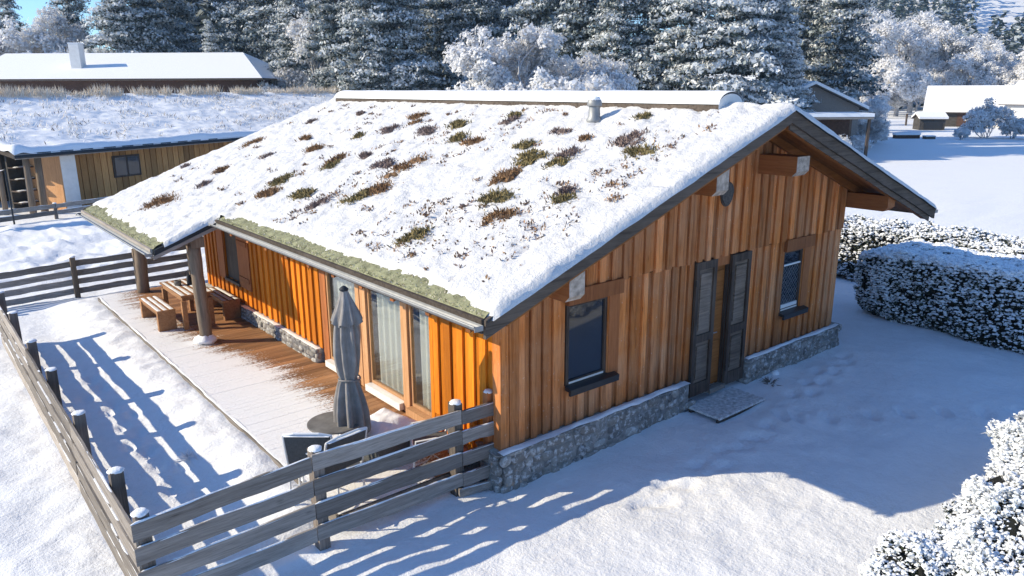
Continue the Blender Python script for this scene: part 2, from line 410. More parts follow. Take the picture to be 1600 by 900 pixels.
# footprints between the entrance and the corner of the yard
trk = [(4.3 + .25 * k, -1.2 - .17 * k, .8) for k in range(22)] + [(4.0 - .30 * k, -1.25 - .02 * k, 2.9) for k in range(11)] + [(5.2 + .3 * k, -.95 + .04 * k, .1) for k in range(9)] + [(-3.2 + .1 * math.sin(k), 2.2 + .38 * k, 1.5) for k in range(14)]
for k, (px, py, a) in enumerate(trk):
    sd_ = .12 if k % 2 else -.12; px += -math.sin(a) * sd_ + RNG.normal(0, .05); py += math.cos(a) * sd_ * .8 + RNG.normal(0, .05)
    ex, ey = (X - px) * math.cos(-a) - (Y - py) * math.sin(-a), (X - px) * math.sin(-a) + (Y - py) * math.cos(-a)
    q = (ex / .17) ** 2 + (ey / .085) ** 2
    Z = Z - .05 * np.exp(-q ** 2) + .012 * np.exp(-((np.sqrt(q) - 1.5) / .4) ** 2)
V = np.stack([X, Y, Z], -1).reshape(-1, 3)
tag(mesh_np('snow_ground', V, grid_faces(len(gx), len(gy)), 'snow_ground', smooth=True), kind='structure')

# ------------------------------------------------------------------ the chalet
SL, XR, ZR = .36752, 4.468, 4.061
Y0, Y1 = -.847, 12.82
XE, XE2, XW = -.885, -1.994, 9.643
YP = 7.09
def P(x): return ZR - SL * np.abs(np.asarray(x, float) - XR)
house = thing('wooden_chalet', 'large wooden chalet with snowy sod roof, stone plinth and covered terrace end', 'chalet', (0, 0, 0))

def wall(name, O, U, N, length, zbot, ztop, openings, mat, parent=house, off=0., bw=(.105, .145), slab=True, step=None, cover=True):
    """board-and-cover boarding with a core slab; ztop is a function of u."""
    O = Vector(O); U = Vector(U); N = Vector(N); mb = MB()
    cuts = sorted({0., length, *[a for o in openings for a in o[:2]]})
    def spans(u0, u1):
        mid = (u0 + u1) / 2; z = [zbot]
        for a, b, c, d in sorted(openings, key=lambda o: o[2]):
            if a <= mid <= b: z += [c, d]
        z.append(None); return [(z[i], z[i + 1]) for i in range(0, len(z), 2)]
    def put(u0, u1, n0, n1, tone, ms):
        for a, b in spans(u0, u1):
            t0 = ztop(u0) if b is None else b; t1 = ztop(u1) if b is None else b
            if min(t0, t1) - a < .02: continue
            jit = (random.random() - .5) * .012 if (b is None and step) else 0
            zb = a + (random.random() - .5) * (step or .006)
            pt = lambda u, n, z: O + U * u + N * n + Vector((0, 0, z))
            q = [(u0, n1), (u1, n1), (u1, n0), (u0, n0)]
            flip = U.cross(Vector((0, 0, 1))).dot(N) < 0
            if flip: q = q[::-1]
            mb.hexa([pt(u, n, zb) for u, n in q], [pt(u, n, (t0 if u == u0 else t1) + jit) for u, n in q], ms, tone)
    for c0, c1 in zip(cuts[:-1], cuts[1:]):
        if slab: put(c0, c1, off - .14, off - .006, .1, 1)
        n = max(1, round((c1 - c0) / ((bw[0] + bw[1]) / 2))); w = [random.uniform(*bw) for _ in range(n)]; sc = (c1 - c0) / sum(w); u = c0
        for k, ww in enumerate(w):
            ww *= sc; up = (k % 2 == 0)
            if cover and up: put(u - .0, u + ww, off + .010, off + .050, random.random(), 0)
            else: put(u + .009, u + ww - .009, off, off + .018, random.random() * .75, 0)
            u += ww
    return mb.build(name, [mat, 'gap_shade'], parent)

ROOF_U = .235       # roof build-up below the plane P, measured vertically
glaze = (1.42, 4.85, -.24, 1.62)
niche = (8.55, 9.35, .42, 1.42)
wall('wall', (0, 4.85, 0), (0, 1, 0), (-1, 0, 0), 5.85, 0.0, lambda u: float(P(0)) - ROOF_U - .02, [(niche[0] - 4.85, niche[1] - 4.85, niche[2], niche[3])], 'wood_front')
wall('wall', (0, 0, 0), (0, 1, 0), (-1, 0, 0), 1.41, 0.0, lambda u: float(P(0)) - ROOF_U - .02, [], 'wood_front')
wall('wall', (0, 0, 0), (0, 1, 0), (-1, 0, 0), 1.40, -.26, lambda u: .005, [], 'wood_front')
HB = 1.83
win1 = (1.03, 1.79, .55, 1.66); win2 = (6.0, 6.62, .58, 1.65); door = (3.58, 4.98, -.35, 1.84)
wall('wall', (0, 0, 0), (1, 0, 0), (0, -1, 0), 7.9, 0.0, lambda u: HB + .04, [win1, win2, door], 'wood_gable', bw=(.085, .13))
def gt(u): return float(P(u)) - ROOF_U - .015
wall('wall', (0, 0, 0), (1, 0, 0), (0, -1, 0), 7.9, HB, gt, [], 'wood_gable', off=.035, step=.03, bw=(.09, .135))
# kink at the ridge is covered because board edges fall close to it; plain back walls
mb = MB(); mb.box(7.76, 7.9, .15, 10.7, 0, 2.55); mb.build('wall', 'wood_gable', house); mb = MB(); mb.box(.15, 7.75, 10.56, 10.7, 0, 2.2); mb.build('wall', 'wood_gable', house)
mb = MB()
for (x, w, m) in ((-.05, .10, 0), (.052, .13, 1)):
    pass
mb.box(-.062, .05, -.075, .0 - .045, -.0, 2.28, 0, .55); mb.box(-.075, -.042, -.072, .08, -.0, 2.26, 0, .6); mb.box(.055, .20, -.09, -.045, 0, 2.3, 0, .15)
mb.build('corner_post', 'wood_gable', house)

def snow_ledge(name, a, b, n, w, h, parent):
    a = Vector(a); b = Vector(b); n = Vector(n); L = (b - a).length; nu = int(L / .05) + 2; nv = 7
    u = np.linspace(0, 1, nu); v = np.linspace(0, 1, nv); U, W = np.meshgrid(u, v, indexing='ij')
    ww = w * (.85 + .35 * fbm(U * L * 3, U * 0 + a.x, 3, 3)); prof = np.sqrt(np.clip(1 - (2 * W - 1) ** 2, 0, 1))
    hh = h * (.75 + .6 * fbm(U * L * 4, W * 3, 3, 8)) * prof * (.25 + .75 * sstep(-.35, .05, fbm(U * L * 1.3 + a.y, U * 0 + b.x, 3, 13))) * sstep(0, .02, U + .005) * sstep(0, .02, 1.005 - U)
    px = a.x + (b.x - a.x) * U + n.x * ww * W; py = a.y + (b.y - a.y) * U + n.y * ww * W; pz = a.z + (b.z - a.z) * U + hh - .004
    return mesh_np(name, np.stack([px, py, pz], -1).reshape(-1, 3), grid_faces(nu, nv), 'snow', parent=parent, smooth=True)
# stone plinth
def stones(name, segs, parent):
    mb = MB(); mb_tone = []
    base = MB()
    ico = bpy.data.meshes.new('tmp')
    import bmesh
    bm = bmesh.new(); bmesh.ops.create_icosphere(bm, subdivisions=2, radius=1)
    iv = np.array([v.co[:] for v in bm.verts]); jf = [tuple(v.index for v in f.verts) for f in bm.faces]; bm.free(); bpy.data.meshes.remove(ico)
    for (a, b, n, zt, zb) in segs:
        a = Vector(a); b = Vector(b); n = Vector(n); L = (b - a).length; d = (b - a) / L
        c = (a + b) / 2 - n * .11
        base.obox((c.x, c.y, (zt + zb) / 2), d * (L / 2), n * .15, (0, 0, (zt - zb) / 2), 0, .5)
        z = zb + .03
        while z < zt - .03:
            h0 = random.uniform(.09, .16); u = random.uniform(-.1, 0)
            while u < L:
                w = random.choice((random.uniform(.08, .18), random.uniform(.14, .40))); cc = a + d * (u + w / 2) + n * random.uniform(.0, .03); hgt = h0 * random.uniform(.6, 1.35); zo = random.uniform(-.025, .025)
                if 0 < u + w / 2 < L:
                    i0 = len(mb.v); tone = random.random(); k = .22; tl = random.uniform(-.02, .02)
                    for p in iv:
                        q = p * (1 + k * (random.random() - .5)); q = np.sign(q) * np.abs(q) ** .68
                        w3 = cc + d * (q[0] * w * .52) + n * (q[1] * .05); mb.v.append((w3.x, w3.y, min(z + zo + h0 / 2 + q[2] * hgt * .52 + q[0] * tl, zt - .012)))
                    for f in jf: mb.f.append(tuple(i0 + x for x in f)); mb.m.append(1); mb.t.append(tone)
                u += w
            z += h0
    o = len(mb.v); mb.v += base.v; mb.f += [tuple(o + i for i in f) for f in base.f]; mb.m += [0] * len(base.f); mb.t += base.t
    return mb.build(name, ['mortar', 'stone'], parent, True)
pl = stones('plinth', [((-.05, -.1, 0), (3.5, -.1, 0), (0, -1, 0), -.004, -.75), ((-.1, -.05, 0), (-.1, .28, 0), (-1, 0, 0), -.006, -.75)], house)
pl2 = stones('plinth', [((5.02, -.1, 0), (7.97, -.1, 0), (0, -1, 0), -.004, -.7), ((8.0, -.1, 0), (8.0, 10.7, 0), (1, 0, 0), -.006, -.7)], house)
pl3 = stones('plinth', [((-.1, 4.9, 0), (-.1, 10.75, 0), (-1, 0, 0), -.004, -.45)], house)
snow_ledge('snow', (-.06, 4.9, 0), (-.06, 8.4, 0), (-1, 0, 0), .10, .012, pl3)
snow_ledge('snow', (-.12, -.05, 0), (3.5, -.05, 0), (0, -1, 0), .13, .035, pl)
snow_ledge('snow', (5.05, -.05, 0), (7.98, -.05, 0), (0, -1, 0), .11, .03, pl)

# roof slabs
roof = MB()
def slab(mb, x0, x1, y0, y1, top, bot, mat=0, tone=.5):
    b = [(x0, y0, float(P(x0)) - bot), (x1, y0, float(P(x1)) - bot), (x1, y1, float(P(x1)) - bot), (x0, y1, float(P(x0)) - bot)]
    t = [(x, y, z + bot - top) for x, y, z in b]; mb.hexa(b, t, mat, tone)
slab(roof, XE + .01, XR, Y0 + .045, Y1 - .05, .06, .15); slab(roof, XR + .002, XW - .02, Y0 + .045, Y1 - .05, .06, .15)
slab(roof, XE2 + .01, XE + .008, YP + .045, Y1 - .05, .06, .15)
ro = roof.build('roof', 'wood_barge', house)
sf = MB()
yb = Y0 + .05
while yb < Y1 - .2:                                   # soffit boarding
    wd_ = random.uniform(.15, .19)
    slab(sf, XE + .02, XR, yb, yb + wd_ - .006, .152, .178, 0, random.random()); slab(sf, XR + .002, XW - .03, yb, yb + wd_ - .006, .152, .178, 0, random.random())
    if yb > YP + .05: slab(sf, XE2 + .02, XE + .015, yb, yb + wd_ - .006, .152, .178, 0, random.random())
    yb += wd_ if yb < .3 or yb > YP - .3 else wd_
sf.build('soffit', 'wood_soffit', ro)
# barge boards
def barge(x0, x1, y, top, bot, th, mat, name='barge_board', parent=ro, tone=.5, seg=24):
    mb = MB(); xs = np.linspace(x0, x1, seg + 1); 
    for i in range(seg):
        a, b = xs[i], xs[i + 1]
        j0 = .004 * math.sin(a * 3.1); j1 = .004 * math.sin(b * 3.1)
        za, zb = float(P(a)), float(P(b))
        mb.hexa([(a, y - th, za - bot + j0), (b, y - th, zb - bot + j1), (b, y, zb - bot + j1), (a, y, za - bot + j0)], [(a, y - th, za - top), (b, y - th, zb - top), (b, y, zb - top), (a, y, za - top)], 0, tone)
    return mb.build(name, mat, parent)
barge(XE - .02, XR - .001, Y0, .05, .245, .042, 'wood_barge', tone=.55)
barge(XR + .001, XW, Y0, .05, .245, .042, 'wood_barge', tone=.45)
barge(XE, XR - .001, Y0 - .043, .045, .075, .012, 'dark_metal', name='verge_flashing')
barge(XR + .001, XW + .01, Y0 - .043, .045, .075, .012, 'dark_metal', name='verge_flashing')
barge(XR + .03, XW - .12, Y0 + .03, .20, .33, .028, 'wood_barge', name='inner_barge_board', tone=.8)
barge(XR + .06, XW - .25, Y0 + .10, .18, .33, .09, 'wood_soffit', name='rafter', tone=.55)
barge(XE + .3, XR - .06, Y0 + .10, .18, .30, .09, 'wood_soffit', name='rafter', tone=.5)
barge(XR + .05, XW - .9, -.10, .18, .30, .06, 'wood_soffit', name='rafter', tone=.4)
barge(XE2 + .0, XE - .021, YP, .06, .15, .04, 'dark_metal'); barge(XE2 - .02, XE + .1, YP - .002, .151, .215, .045, 'wood_grey', tone=.8)
barge(XE2, XR, Y1, .015, .2, .04, 'wood_barge')
mb = MB()
mb.box(XE - .045, XE - .003, Y0, YP - .06, float(P(XE)) - .2, float(P(XE)) - .045); mb.build('fascia', 'wood_barge', ro)
mb = MB(); mb.box(XE2 - .045, XE2 - .003, YP + .05, Y1, float(P(XE2)) - .2, float(P(XE2)) - .045); mb.build('fascia', 'wood_grey_y', ro)
mb = MB(); mb.box(XW + .004, XW + .03, Y0 - .02, Y1, float(P(XW)) - .2, float(P(XW)) - .03); mb.build('fascia', 'wood_barge', ro)
def gutter(x, y0, y1, z, r=.055):
    mb = MB(); n = 8; ys = np.linspace(y0, y1, 14)
    for k in range(13):
        for j in range(n):
            a0 = math.pi + math.pi * j / n; a1 = math.pi + math.pi * (j + 1) / n
            q = lambda a, y, R: (x + R * math.cos(a), y, z + R * math.sin(a))
            mb.quad([q(a0, ys[k], r), q(a1, ys[k], r), q(a1, ys[k + 1], r), q(a0, ys[k + 1], r)])
            mb.quad([q(a0, ys[k], r - .006), q(a0, ys[k + 1], r - .006), q(a1, ys[k + 1], r - .006), q(a1, ys[k], r - .006)])
    mb.tube([(x - r, y0, z), (x - r, y1, z)], .009, 6); 
    for y in (y0, y1): mb.hexa([(x - r, y - .004, z - r), (x + r, y - .004, z - r), (x + r, y + .004, z - r), (x - r, y + .004, z - r)], [(x - r, y - .004, z), (x + r, y - .004, z), (x + r, y + .004, z), (x - r, y + .004, z)])
    return mb.build('gutter', 'metal', ro, False)
gutter(XE - .10, Y0 - .03, YP - .05, float(P(XE)) - .10)
gutter(XE2 - .10, YP - .05, Y1, float(P(XE2)) - .10)
gutter(XW + .09, Y0 - .03, Y1, float(P(XW)) - .10)
# purlins with pale weathered end grain
def purlin(x0, x1, z0, z1, y0, y1, pale=True, cham=.07):
    mb = MB()
    b = [(x0, y0 + cham, z0), (x1, y0 + cham, z0), (x1, y1, z0), (x0, y1, z0)]
    m_ = [(x0, y0, z0 + cham), (x1, y0, z0 + cham), (x1, y1, z0 + cham), (x0, y1, z0 + cham)]
    t = [(x0, y0, z1), (x1, y0, z1), (x1, y1, z1), (x0, y1, z1)]
    def side(l, h, front):
        mb.quad([l[0], l[1], h[1], h[0]], 1 if front else 0, .6)
        mb.quad([l[1], l[2], h[2], h[1]], 0, .5); mb.quad([l[2], l[3], h[3], h[2]], 0, .5); mb.quad([l[3], l[0], h[0], h[3]], 0, .5)
    side(b, m_, pale); side(m_, t, pale); mb.quad(b[::-1], 0, .5); mb.quad(t, 0, .5)
    return mb.build('purlin', ['wood_beam', 'endgrain'], ro)
purlin(4.98, 5.32, 3.02, 3.31, -.72, .1); purlin(2.90, 3.16, 2.93, 3.30, -.83, .1); purlin(.31, .55, 1.98, 2.33, -.83, .1); purlin(7.92, 8.18, 2.20, 2.47, -.78, .1, False)
# sod strip showing along the front eave
def sod(x0, x1, y0, y1, nm='sod_strip'):
    nu, nv = int((y1 - y0) / .05), int((x1 - x0) / .035) + 2
    y, x = np.meshgrid(np.linspace(y0, y1, nu), np.linspace(x0, x1, nv), indexing='ij')
    z = P(x) - .055 + .010 * fbm(x * 9, y * 9, 3, 61) + .03 * sstep(x0, x0 + .06, x)
    tile = np.where(np.mod(y, .5) < .05, -.012, 0)
    return mesh_np(nm, np.stack([x, y, z + tile], -1).reshape(-1, 3), grid_faces(nu, nv)[:, ::-1], 'moss', parent=ro, smooth=True)
sod(XE, XE + .75, Y0 + .02, YP); sod(XE2, XE2 + .75, YP + .04, Y1 - .06)
def sod_blades(x0, x1, y0, y1, n, seed):
    g = np.random.default_rng(seed); x = g.uniform(x0, x1, n); y = g.uniform(y0, y1, n); b = np.stack([x, y, P(x) - .04], -1)
    d = g.normal(0, .5, (n, 3)); d[:, 2] = g.uniform(.1, .9, n); d = d / np.linalg.norm(d, axis=1, keepdims=True) * g.uniform(.015, .045, (n, 1))
    w = np.cross(d, g.normal(size=(n, 3))); w = w / np.linalg.norm(w, axis=1, keepdims=True) * g.uniform(.0025, .006, (n, 1))
    V = np.stack([b, b + d * .45 + w, b + d, b + d * .45 - w], 1).reshape(-1, 3)
    mesh_np('sod_grass', V, np.arange(4 * n).reshape(n, 4), ['sedum_olive', 'dry_grass', 'moss'], g.choice(3, n, p=[.12, .33, .55]), g.random(n), ro)['kind'] = 'stuff'
sod_blades(XE, XE + .42, Y0 + .05, YP, 9000, 3); sod_blades(XE2, XE2 + .45, YP + .06, Y1 - .1, 6500, 4)
# snow on the roof
nx, ny = 260, 300
xs = np.concatenate([np.arange(XE2, XR, .055), np.arange(XR, XW + .03, .09)]); ys = np.arange(Y0 - .085, Y1 + .04, .05)
Xg, Yg = np.meshgrid(xs, ys, indexing='ij')
lowx = np.where(Yg > YP - .09, XE2, XE)
edge = lowx + .18 + .09 * fbm(Yg * 1.2, Yg * 0, 3, 4) + .07 * fbm(Yg * 7, Xg * 5, 3, 6) - .10 * sstep(-.2, -.6, Yg)
fade = np.where(Yg > 11.6, .1, 0)
edge = edge - .30 * np.exp(-((Yg - 6.95) / .35) ** 2) * (Yg <= YP - .09) + fade * .6
dE = Xg - edge
dY0 = Yg - ys[0]; dY1 = (Y1 + .03) - Yg; dP = np.where(Xg < XE + .02, Yg - (YP - .07), 9)
d = np.minimum(np.minimum(dE, dP), np.minimum(np.minimum(dY0, dY1), XW + .02 - Xg))
roundp = lambda q, w: np.sqrt(np.clip(1 - (1 - np.clip(q / w, 0, 1)) ** 2, 0, 1))
rakeb = .045 * np.exp(-((Yg - (Y0 + .12)) / .16) ** 2) + .03 * np.exp(-((Yg - (YP + .1)) / .15) ** 2) * (Xg < XE + .2)
vg = 1 - .75 * np.exp(-np.maximum(dY0, 0) / .18)
T = .070 + .018 * fbm(Xg * .9, Yg * .9, 3, 14) + vg * .036 * fbm(Xg * 3.2, Yg * 3.2, 4, 15) + vg * .024 * fbm(Xg * 8, Yg * 8, 3, 16) - vg * .035 * sstep(.42, .7, fbm(Xg * 5.5, Yg * 5.5, 2, 19)) + .25 * rakeb * (1 + .8 * fbm(Xg * 5, Yg * 5, 3, 18))
H = T * roundp(d, .11)
Zs = P(Xg) - .052 + H
Zs = np.where(d <= 0, P(Xg) - .075 + .015 * fbm(Xg * 3, Yg * 3, 3, 37), Zs)
keep = (d > -.06).reshape(-1)
F = grid_faces(len(xs), len(ys)); F = F[keep[F].all(1)]
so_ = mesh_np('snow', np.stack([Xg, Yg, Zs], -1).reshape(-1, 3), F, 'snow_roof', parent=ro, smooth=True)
# ridge cap: barrel rooflight with snow
mb = MB(); cx, w2 = 4.50, .30; zb = float(P(4.2)) - .02; ya, yb = .15, 12.25; n = 12
prof = [(cx - w2, zb - .1), (cx - w2, zb + .11)] + [(cx - w2 * math.cos(math.pi * k / n) * .98, zb + .11 + .155 * math.sin(math.pi * k / n)) for k in range(1, n)] + [(cx + w2, zb + .11), (cx + w2, zb - .1)]
for k in range(len(prof) - 1):
    a, b = prof[k], prof[k + 1]; mb.quad([(a[0], ya, a[1]), (a[0], yb, a[1]), (b[0], yb, b[1]), (b[0], ya, b[1])], 1 if k in (0, len(prof) - 2) else 0)
for y in (ya, yb):
    mb.quad([(x, y, z) for x, z in (prof if y == ya else prof[::-1])], 2)
sk = mb.build('ridge_skylight', ['metal', 'wood_barge', 'plaster'], ro)
nu = 220; nv = 15; Uy, Vk = np.meshgrid(np.linspace(ya - .012, yb, nu), np.linspace(-.02, math.pi * .97, nv), indexing='ij')
rad = 1 + (.09 + .05 * fbm(Uy * 2, Vk * 2, 3, 77)) * roundp(Uy - ya + .012, .05) * np.sin(np.clip(Vk, .12, 3)) ** .4
mesh_np('snow', np.stack([cx - (w2 + .01) * np.cos(Vk) * rad, Uy, zb + .12 + .16 * np.sin(Vk) * rad * 1.08], -1).reshape(-1, 3), grid_faces(nu, nv), 'snow_smooth', parent=sk, smooth=True)
mb = MB(); mb.lathe([(.115, -.06), (.125, .0), (.13, .02), (.098, .07), (.09, .22), (.09, .25)], (3.70, 2.18, 3.775), 18)
mb.lathe([(.118, .235), (.122, .25), (.118, .32), (.085, .36), (.01, .375)], (3.70, 2.18, 3.775), 18)
fl = mb.build('flue_pipe', 'metal', ro, True)
mb = MB(); mb.lathe([(.11, .325), (.085, .375), (.03, .39), (.005, .392)], (3.70, 2.18, 3.778), 14); mb.build('snow', 'snow', fl, True)

# covered terrace: posts, beam
def log_post(x, y, ztop, r=.105, stone=True):
    mb = MB(); zz = np.linspace(-.3, ztop, 14); ph = random.random() * 6
    mb.tube([(x + .018 * math.sin(z * 2.3 + ph), y + .014 * math.cos(z * 1.9 + ph), z) for z in zz], [r * (1.08 - .05 * i / 13 + .05 * math.sin(i * 1.7 + ph)) for i in range(14)], 14)
    p = mb.build('porch_post', 'wood_log', house, True)
    if stone:
        b = MB(); b.lathe([(.15, -.42), (.17, -.3), (.165, -.2), (.13, -.13)], (x, y, 0), 12); b.build('post_base', 'stone', p, True)
        n = 18; m = 8; th, v = np.meshgrid(np.linspace(0, 2 * math.pi, n), np.linspace(0, 1, m), indexing='ij')
        R = (.10 + .10 * np.sin(v * math.pi * .95 + .1)) * (1 + .22 * fbm(np.cos(th) * 2 + v, np.sin(th) * 2 + v * 3, 3, 91)); zz2 = -.30 + .2 * v + .02 * fbm(np.cos(th) * 3, np.sin(th) * 3 + v, 2, 3)
        mesh_np('snow', np.stack([x + R * np.cos(th), y + R * np.sin(th), zz2], -1).reshape(-1, 3), grid_faces(n, m)[:, ::-1], 'snow', parent=p, smooth=True)
log_post(-1.25, 7.27, float(P(-1.25)) - .36); log_post(-1.15, 11.9, float(P(-1.15)) - .36, .12, False)
mb = MB(); mb.box(-1.34, -1.12, 7.14, 12.6, float(P(-1.34)) - .37, float(P(-1.34)) - .182, 0, .5); mb.build('porch_beam', 'wood_log', house)
mb = MB()
for y in np.arange(7.3, 12.6, .85):
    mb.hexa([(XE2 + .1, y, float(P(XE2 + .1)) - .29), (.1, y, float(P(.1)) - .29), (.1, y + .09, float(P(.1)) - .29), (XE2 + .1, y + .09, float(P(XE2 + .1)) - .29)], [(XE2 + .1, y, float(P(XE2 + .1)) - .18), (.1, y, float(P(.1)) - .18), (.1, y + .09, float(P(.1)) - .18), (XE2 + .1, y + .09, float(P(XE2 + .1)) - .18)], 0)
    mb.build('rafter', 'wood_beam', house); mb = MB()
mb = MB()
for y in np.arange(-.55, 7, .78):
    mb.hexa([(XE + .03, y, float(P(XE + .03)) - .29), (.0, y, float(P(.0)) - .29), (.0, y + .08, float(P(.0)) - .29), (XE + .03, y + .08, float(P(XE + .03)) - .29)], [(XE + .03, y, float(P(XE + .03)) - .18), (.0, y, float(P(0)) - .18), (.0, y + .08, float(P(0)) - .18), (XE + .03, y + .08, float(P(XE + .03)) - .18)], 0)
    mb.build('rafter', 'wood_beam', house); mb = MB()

# windows of the gable
def gable_window(x0, x1, z0, z1, style):
    fr = MB(); y = -.01
    fr.box(x0 + .01, x0 + .055, -.03, .05, z0, z1, 0, .5); fr.box(x1 - .055, x1 - .01, -.03, .05, z0, z1, 0, .45)
    fr.box(x0 + .055, x1 - .055, -.03, .05, z1 - .05, z1, 0, .5); fr.box(x0 + .055, x1 - .055, -.03, .05, z0, z0 + .06, 0, .5)
    w = fr.build('window', 'wood_dark', house)
    g = MB(); g.box(x0 + .055, x1 - .055, -.004, .012, z0 + .06, z1 - .05); g.build('pane', 'glass', w)
    b = MB(); b.box(x0, x1, .05, .09, z0 - .02, z1 + .02, 0, .2); b.build('dark_filler', 'black', w)
    s = MB(); s.hexa([(x0 - .02, -.16, z0 - .05), (x1 + .13, -.16, z0 - .05), (x1 + .13, -.045, z0 - .045), (x0 - .02, -.045, z0 - .045)], [(x0 - .02, -.16, z0 - .012), (x1 + .13, -.16, z0 - .012), (x1 + .13, -.045, z0 + .012), (x0 - .02, -.045, z0 + .012)], 0)
    s.box(x0 - .02, x1 + .13, -.155, -.12, z0 - .10, z0 - .052); s.build('sill', 'black', w)
    t = MB(); t.box(x0 + .06, x1 - .06, -.036, -.031, z0 + .02, z0 + .045); t.build('sash_strip', 'white_paint', w)
    lt = MB(); lt.box(x0 - .03, x1 + .22, -.112, -.041, z1, z1 + .20, 0, .15); lt.build('lintel', 'wood_frame', w)
    j = MB(); j.box(x1 + .003, x1 + .20, -.062, -.041, z0 - .0, z1 - .002, 0, .5); j.build('jamb', 'wood_frame', w)
    if style == 2:
        q = MB(); zt = z0 + .80
        q.box(x0 + .055, x1 - .055, -.03, -.006, zt, zt + .025); q.box(x0 + .06, x1 - .06, -.03, -.006, z0 + .06, z0 + .12); q.build('sash_rail', 'white_metal', w)
        la = MB(); W = x1 - x0 - .11; hh = zt - z0 - .12
        for s_ in (1, -1):
            for k in np.arange(-hh, W, .085):
                a0 = max(0, k); a1 = min(W, k + hh)
                if a1 - a0 < .02: continue
                f = (lambda a: (x0 + .055 + a, -.009, z0 + .12 + (a - k))) if s_ > 0 else (lambda a: (x0 + .055 + W - a, -.009, z0 + .12 + (a - k)))
                la.tube([f(a0), f(a1)], .003, 4)
        la.build('lattice', 'metal', w)
    return w
gable_window(*win1[:2], win1[2], win1[3], 1); gable_window(*win2[:2], win2[2], win2[3], 2)

# entrance: light door set back between two aged dark panelled leaves
dd = MB(); dd.box(4.02, 4.55, .03, .08, -.28, 1.66, 0, .5); 
for z0_, z1_ in ((-.15, .45), (.52, 1.1), (1.17, 1.58)): dd.box(4.16, 4.42, .012, .029, z0_, z1_, 0, .7)
en = dd.build('entrance_door', 'wood_soffit', house)
dj = MB(); dj.box(3.52, 4.10, .025, .10, -.35, 1.84, 0, .3); dj.box(4.49, 5.03, .025, .10, -.35, 1.84, 0, .3); dj.box(4.101, 4.489, -.03, .10, 1.67, 1.84, 0, .5); dj.build('door_frame', 'wood_frame', en)
rv = MB(); rv.box(4.101, 4.165, -.035, .024, -.285, 1.668, 0, .3); rv.build('dark_filler', 'black', en); rv = MB(); rv.box(4.455, 4.478, -.035, .024, -.285, 1.668, 0, .3); rv.build('dark_filler', 'wood_dark', en)  # dark strips stand in for the shaded gaps either side of the door
tr = MB(); tr.box(4.1, 4.5, -.1, .02, -.36, -.285, 0, .4); tr.build('threshold', 'wood_grey', en)
hn = MB(); hn.tube([(4.14, -.0, .62), (4.14, -.05, .62), (4.24, -.055, .62)], .009, 6); hn.build('handle', 'metal', en)
def shutter(x0, x1, z0, z1, y):
    mb = MB(); fr = .075
    mb.box(x0, x0 + fr, y - .045, y, z0, z1, 0, .4); mb.box(x1 - fr, x1, y - .045, y, z0, z1, 0, .5)
    zs = [z0, z0 + .14, z0 + .62, z0 + 1.12, z0 + 1.30, z1 - .09, z1]
    for a, b in ((z0, z0 + .2), (z0 + .86, z0 + .98), (z1 - .12, z1)): mb.box(x0 + fr, x1 - fr, y - .045, y, a, b, 0, .45)
    mb.box(x0 + fr, x1 - fr, y - .018, y - .002, z0 + .2, z0 + .86, 1, .4); mb.box(x0 + fr, x1 - fr, y - .018, y - .002, z0 + .98, z1 - .12, 1, .6)
    mb.box(x0 + fr + .05, x1 - fr - .05, y - .034, y - .019, z0 + .27, z0 + .79, 1, .5); mb.box(x0 + fr + .05, x1 - fr - .05, y - .034, y - .019, z0 + 1.05, z1 - .19, 1, .8)
    o = mb.build('shutter', ['wood_dark', 'wood_panel'], house)
    h = MB(); 
    for z in (z0 + .3, z1 - .3): h = MB(); h.tube([(x0 - .004, y - .05, z - .05), (x0 - .004, y - .05, z + .05)], .012, 6); h.build('hinge', 'black', o)
    return o
shutter(3.60, 4.10, -.30, 1.815, -.045); shutter(4.48, 4.99, -.32, 1.815, -.045)

# glazed patio doors
gm = MB(); gm.box(-.03, .09, 4.70, 4.85, -.26, 2.14, 0, .4); gm.box(-.035, .0, 4.62, 4.70, -.2, 2.14, 0, .7)
gm.build('door_jamb', 'wood_frame', house)
for (a, b) in ((3.24, 3.40), (3.43, 3.55), (2.06, 2.22)):
    m_ = MB(); m_.box(-.055, .07, a, b, -.245, 2.13, 0, .8); m_.build('mullion', 'wood_door', house)
m_ = MB(); m_.box(-.045, .05, 1.425, 1.50, -.22, 2.13, 0, .6); m_.build('mullion', 'wood_front', house)
def glass_door(y0, y1, z0, sillmat):
    f = MB(); f.box(-.02, .03, y0, y0 + .045, z0 + .1, 2.12, 0, .6); f.box(-.02, .03, y1 - .045, y1, z0 + .1, 2.12, 0, .6); f.box(-.02, .03, y0 + .045, y1 - .045, 2.02, 2.12, 0, .5); f.box(-.022, .03, y0 + .045, y1 - .045, z0 + .1, z0 + .15, 0, .5)
    o = f.build('glass_door', 'wood_door', house)
    g = MB(); g.box(.0, .008, y0 + .045, y1 - .045, z0 + .15, 2.02); g.build('pane', 'door_glass', o)
    s = MB(); s.box(-.13, .05, y0, y1, z0 - .01, z0 + .095, 0, .6); s.build('sill', sillmat, o)
    n = 60; yy = np.linspace(y0 + .06, y1 - .04, n); zz = np.array([z0 + .08, .8, 2.05])
    Yc, Zc = np.meshgrid(yy, zz, indexing='ij'); Xc = .115 + .028 * np.sin(Yc * 38) + .02 * fbm(Yc * 4, Zc * .4, 2, 7)
    part = (yy > y0 + (y1 - y0) * .30)
    F_ = grid_faces(n, 3); 
    mesh_np('curtain', np.stack([Xc, Yc, Zc], -1).reshape(-1, 3), F_[int(n * .10) * 2:], 'curtain', parent=o, smooth=True)
glass_door(1.50, 2.055, -.22, 'wood_door'); glass_door(2.225, 3.235, -.22, 'white_paint'); glass_door(3.56, 4.615, -.22, 'white_paint')
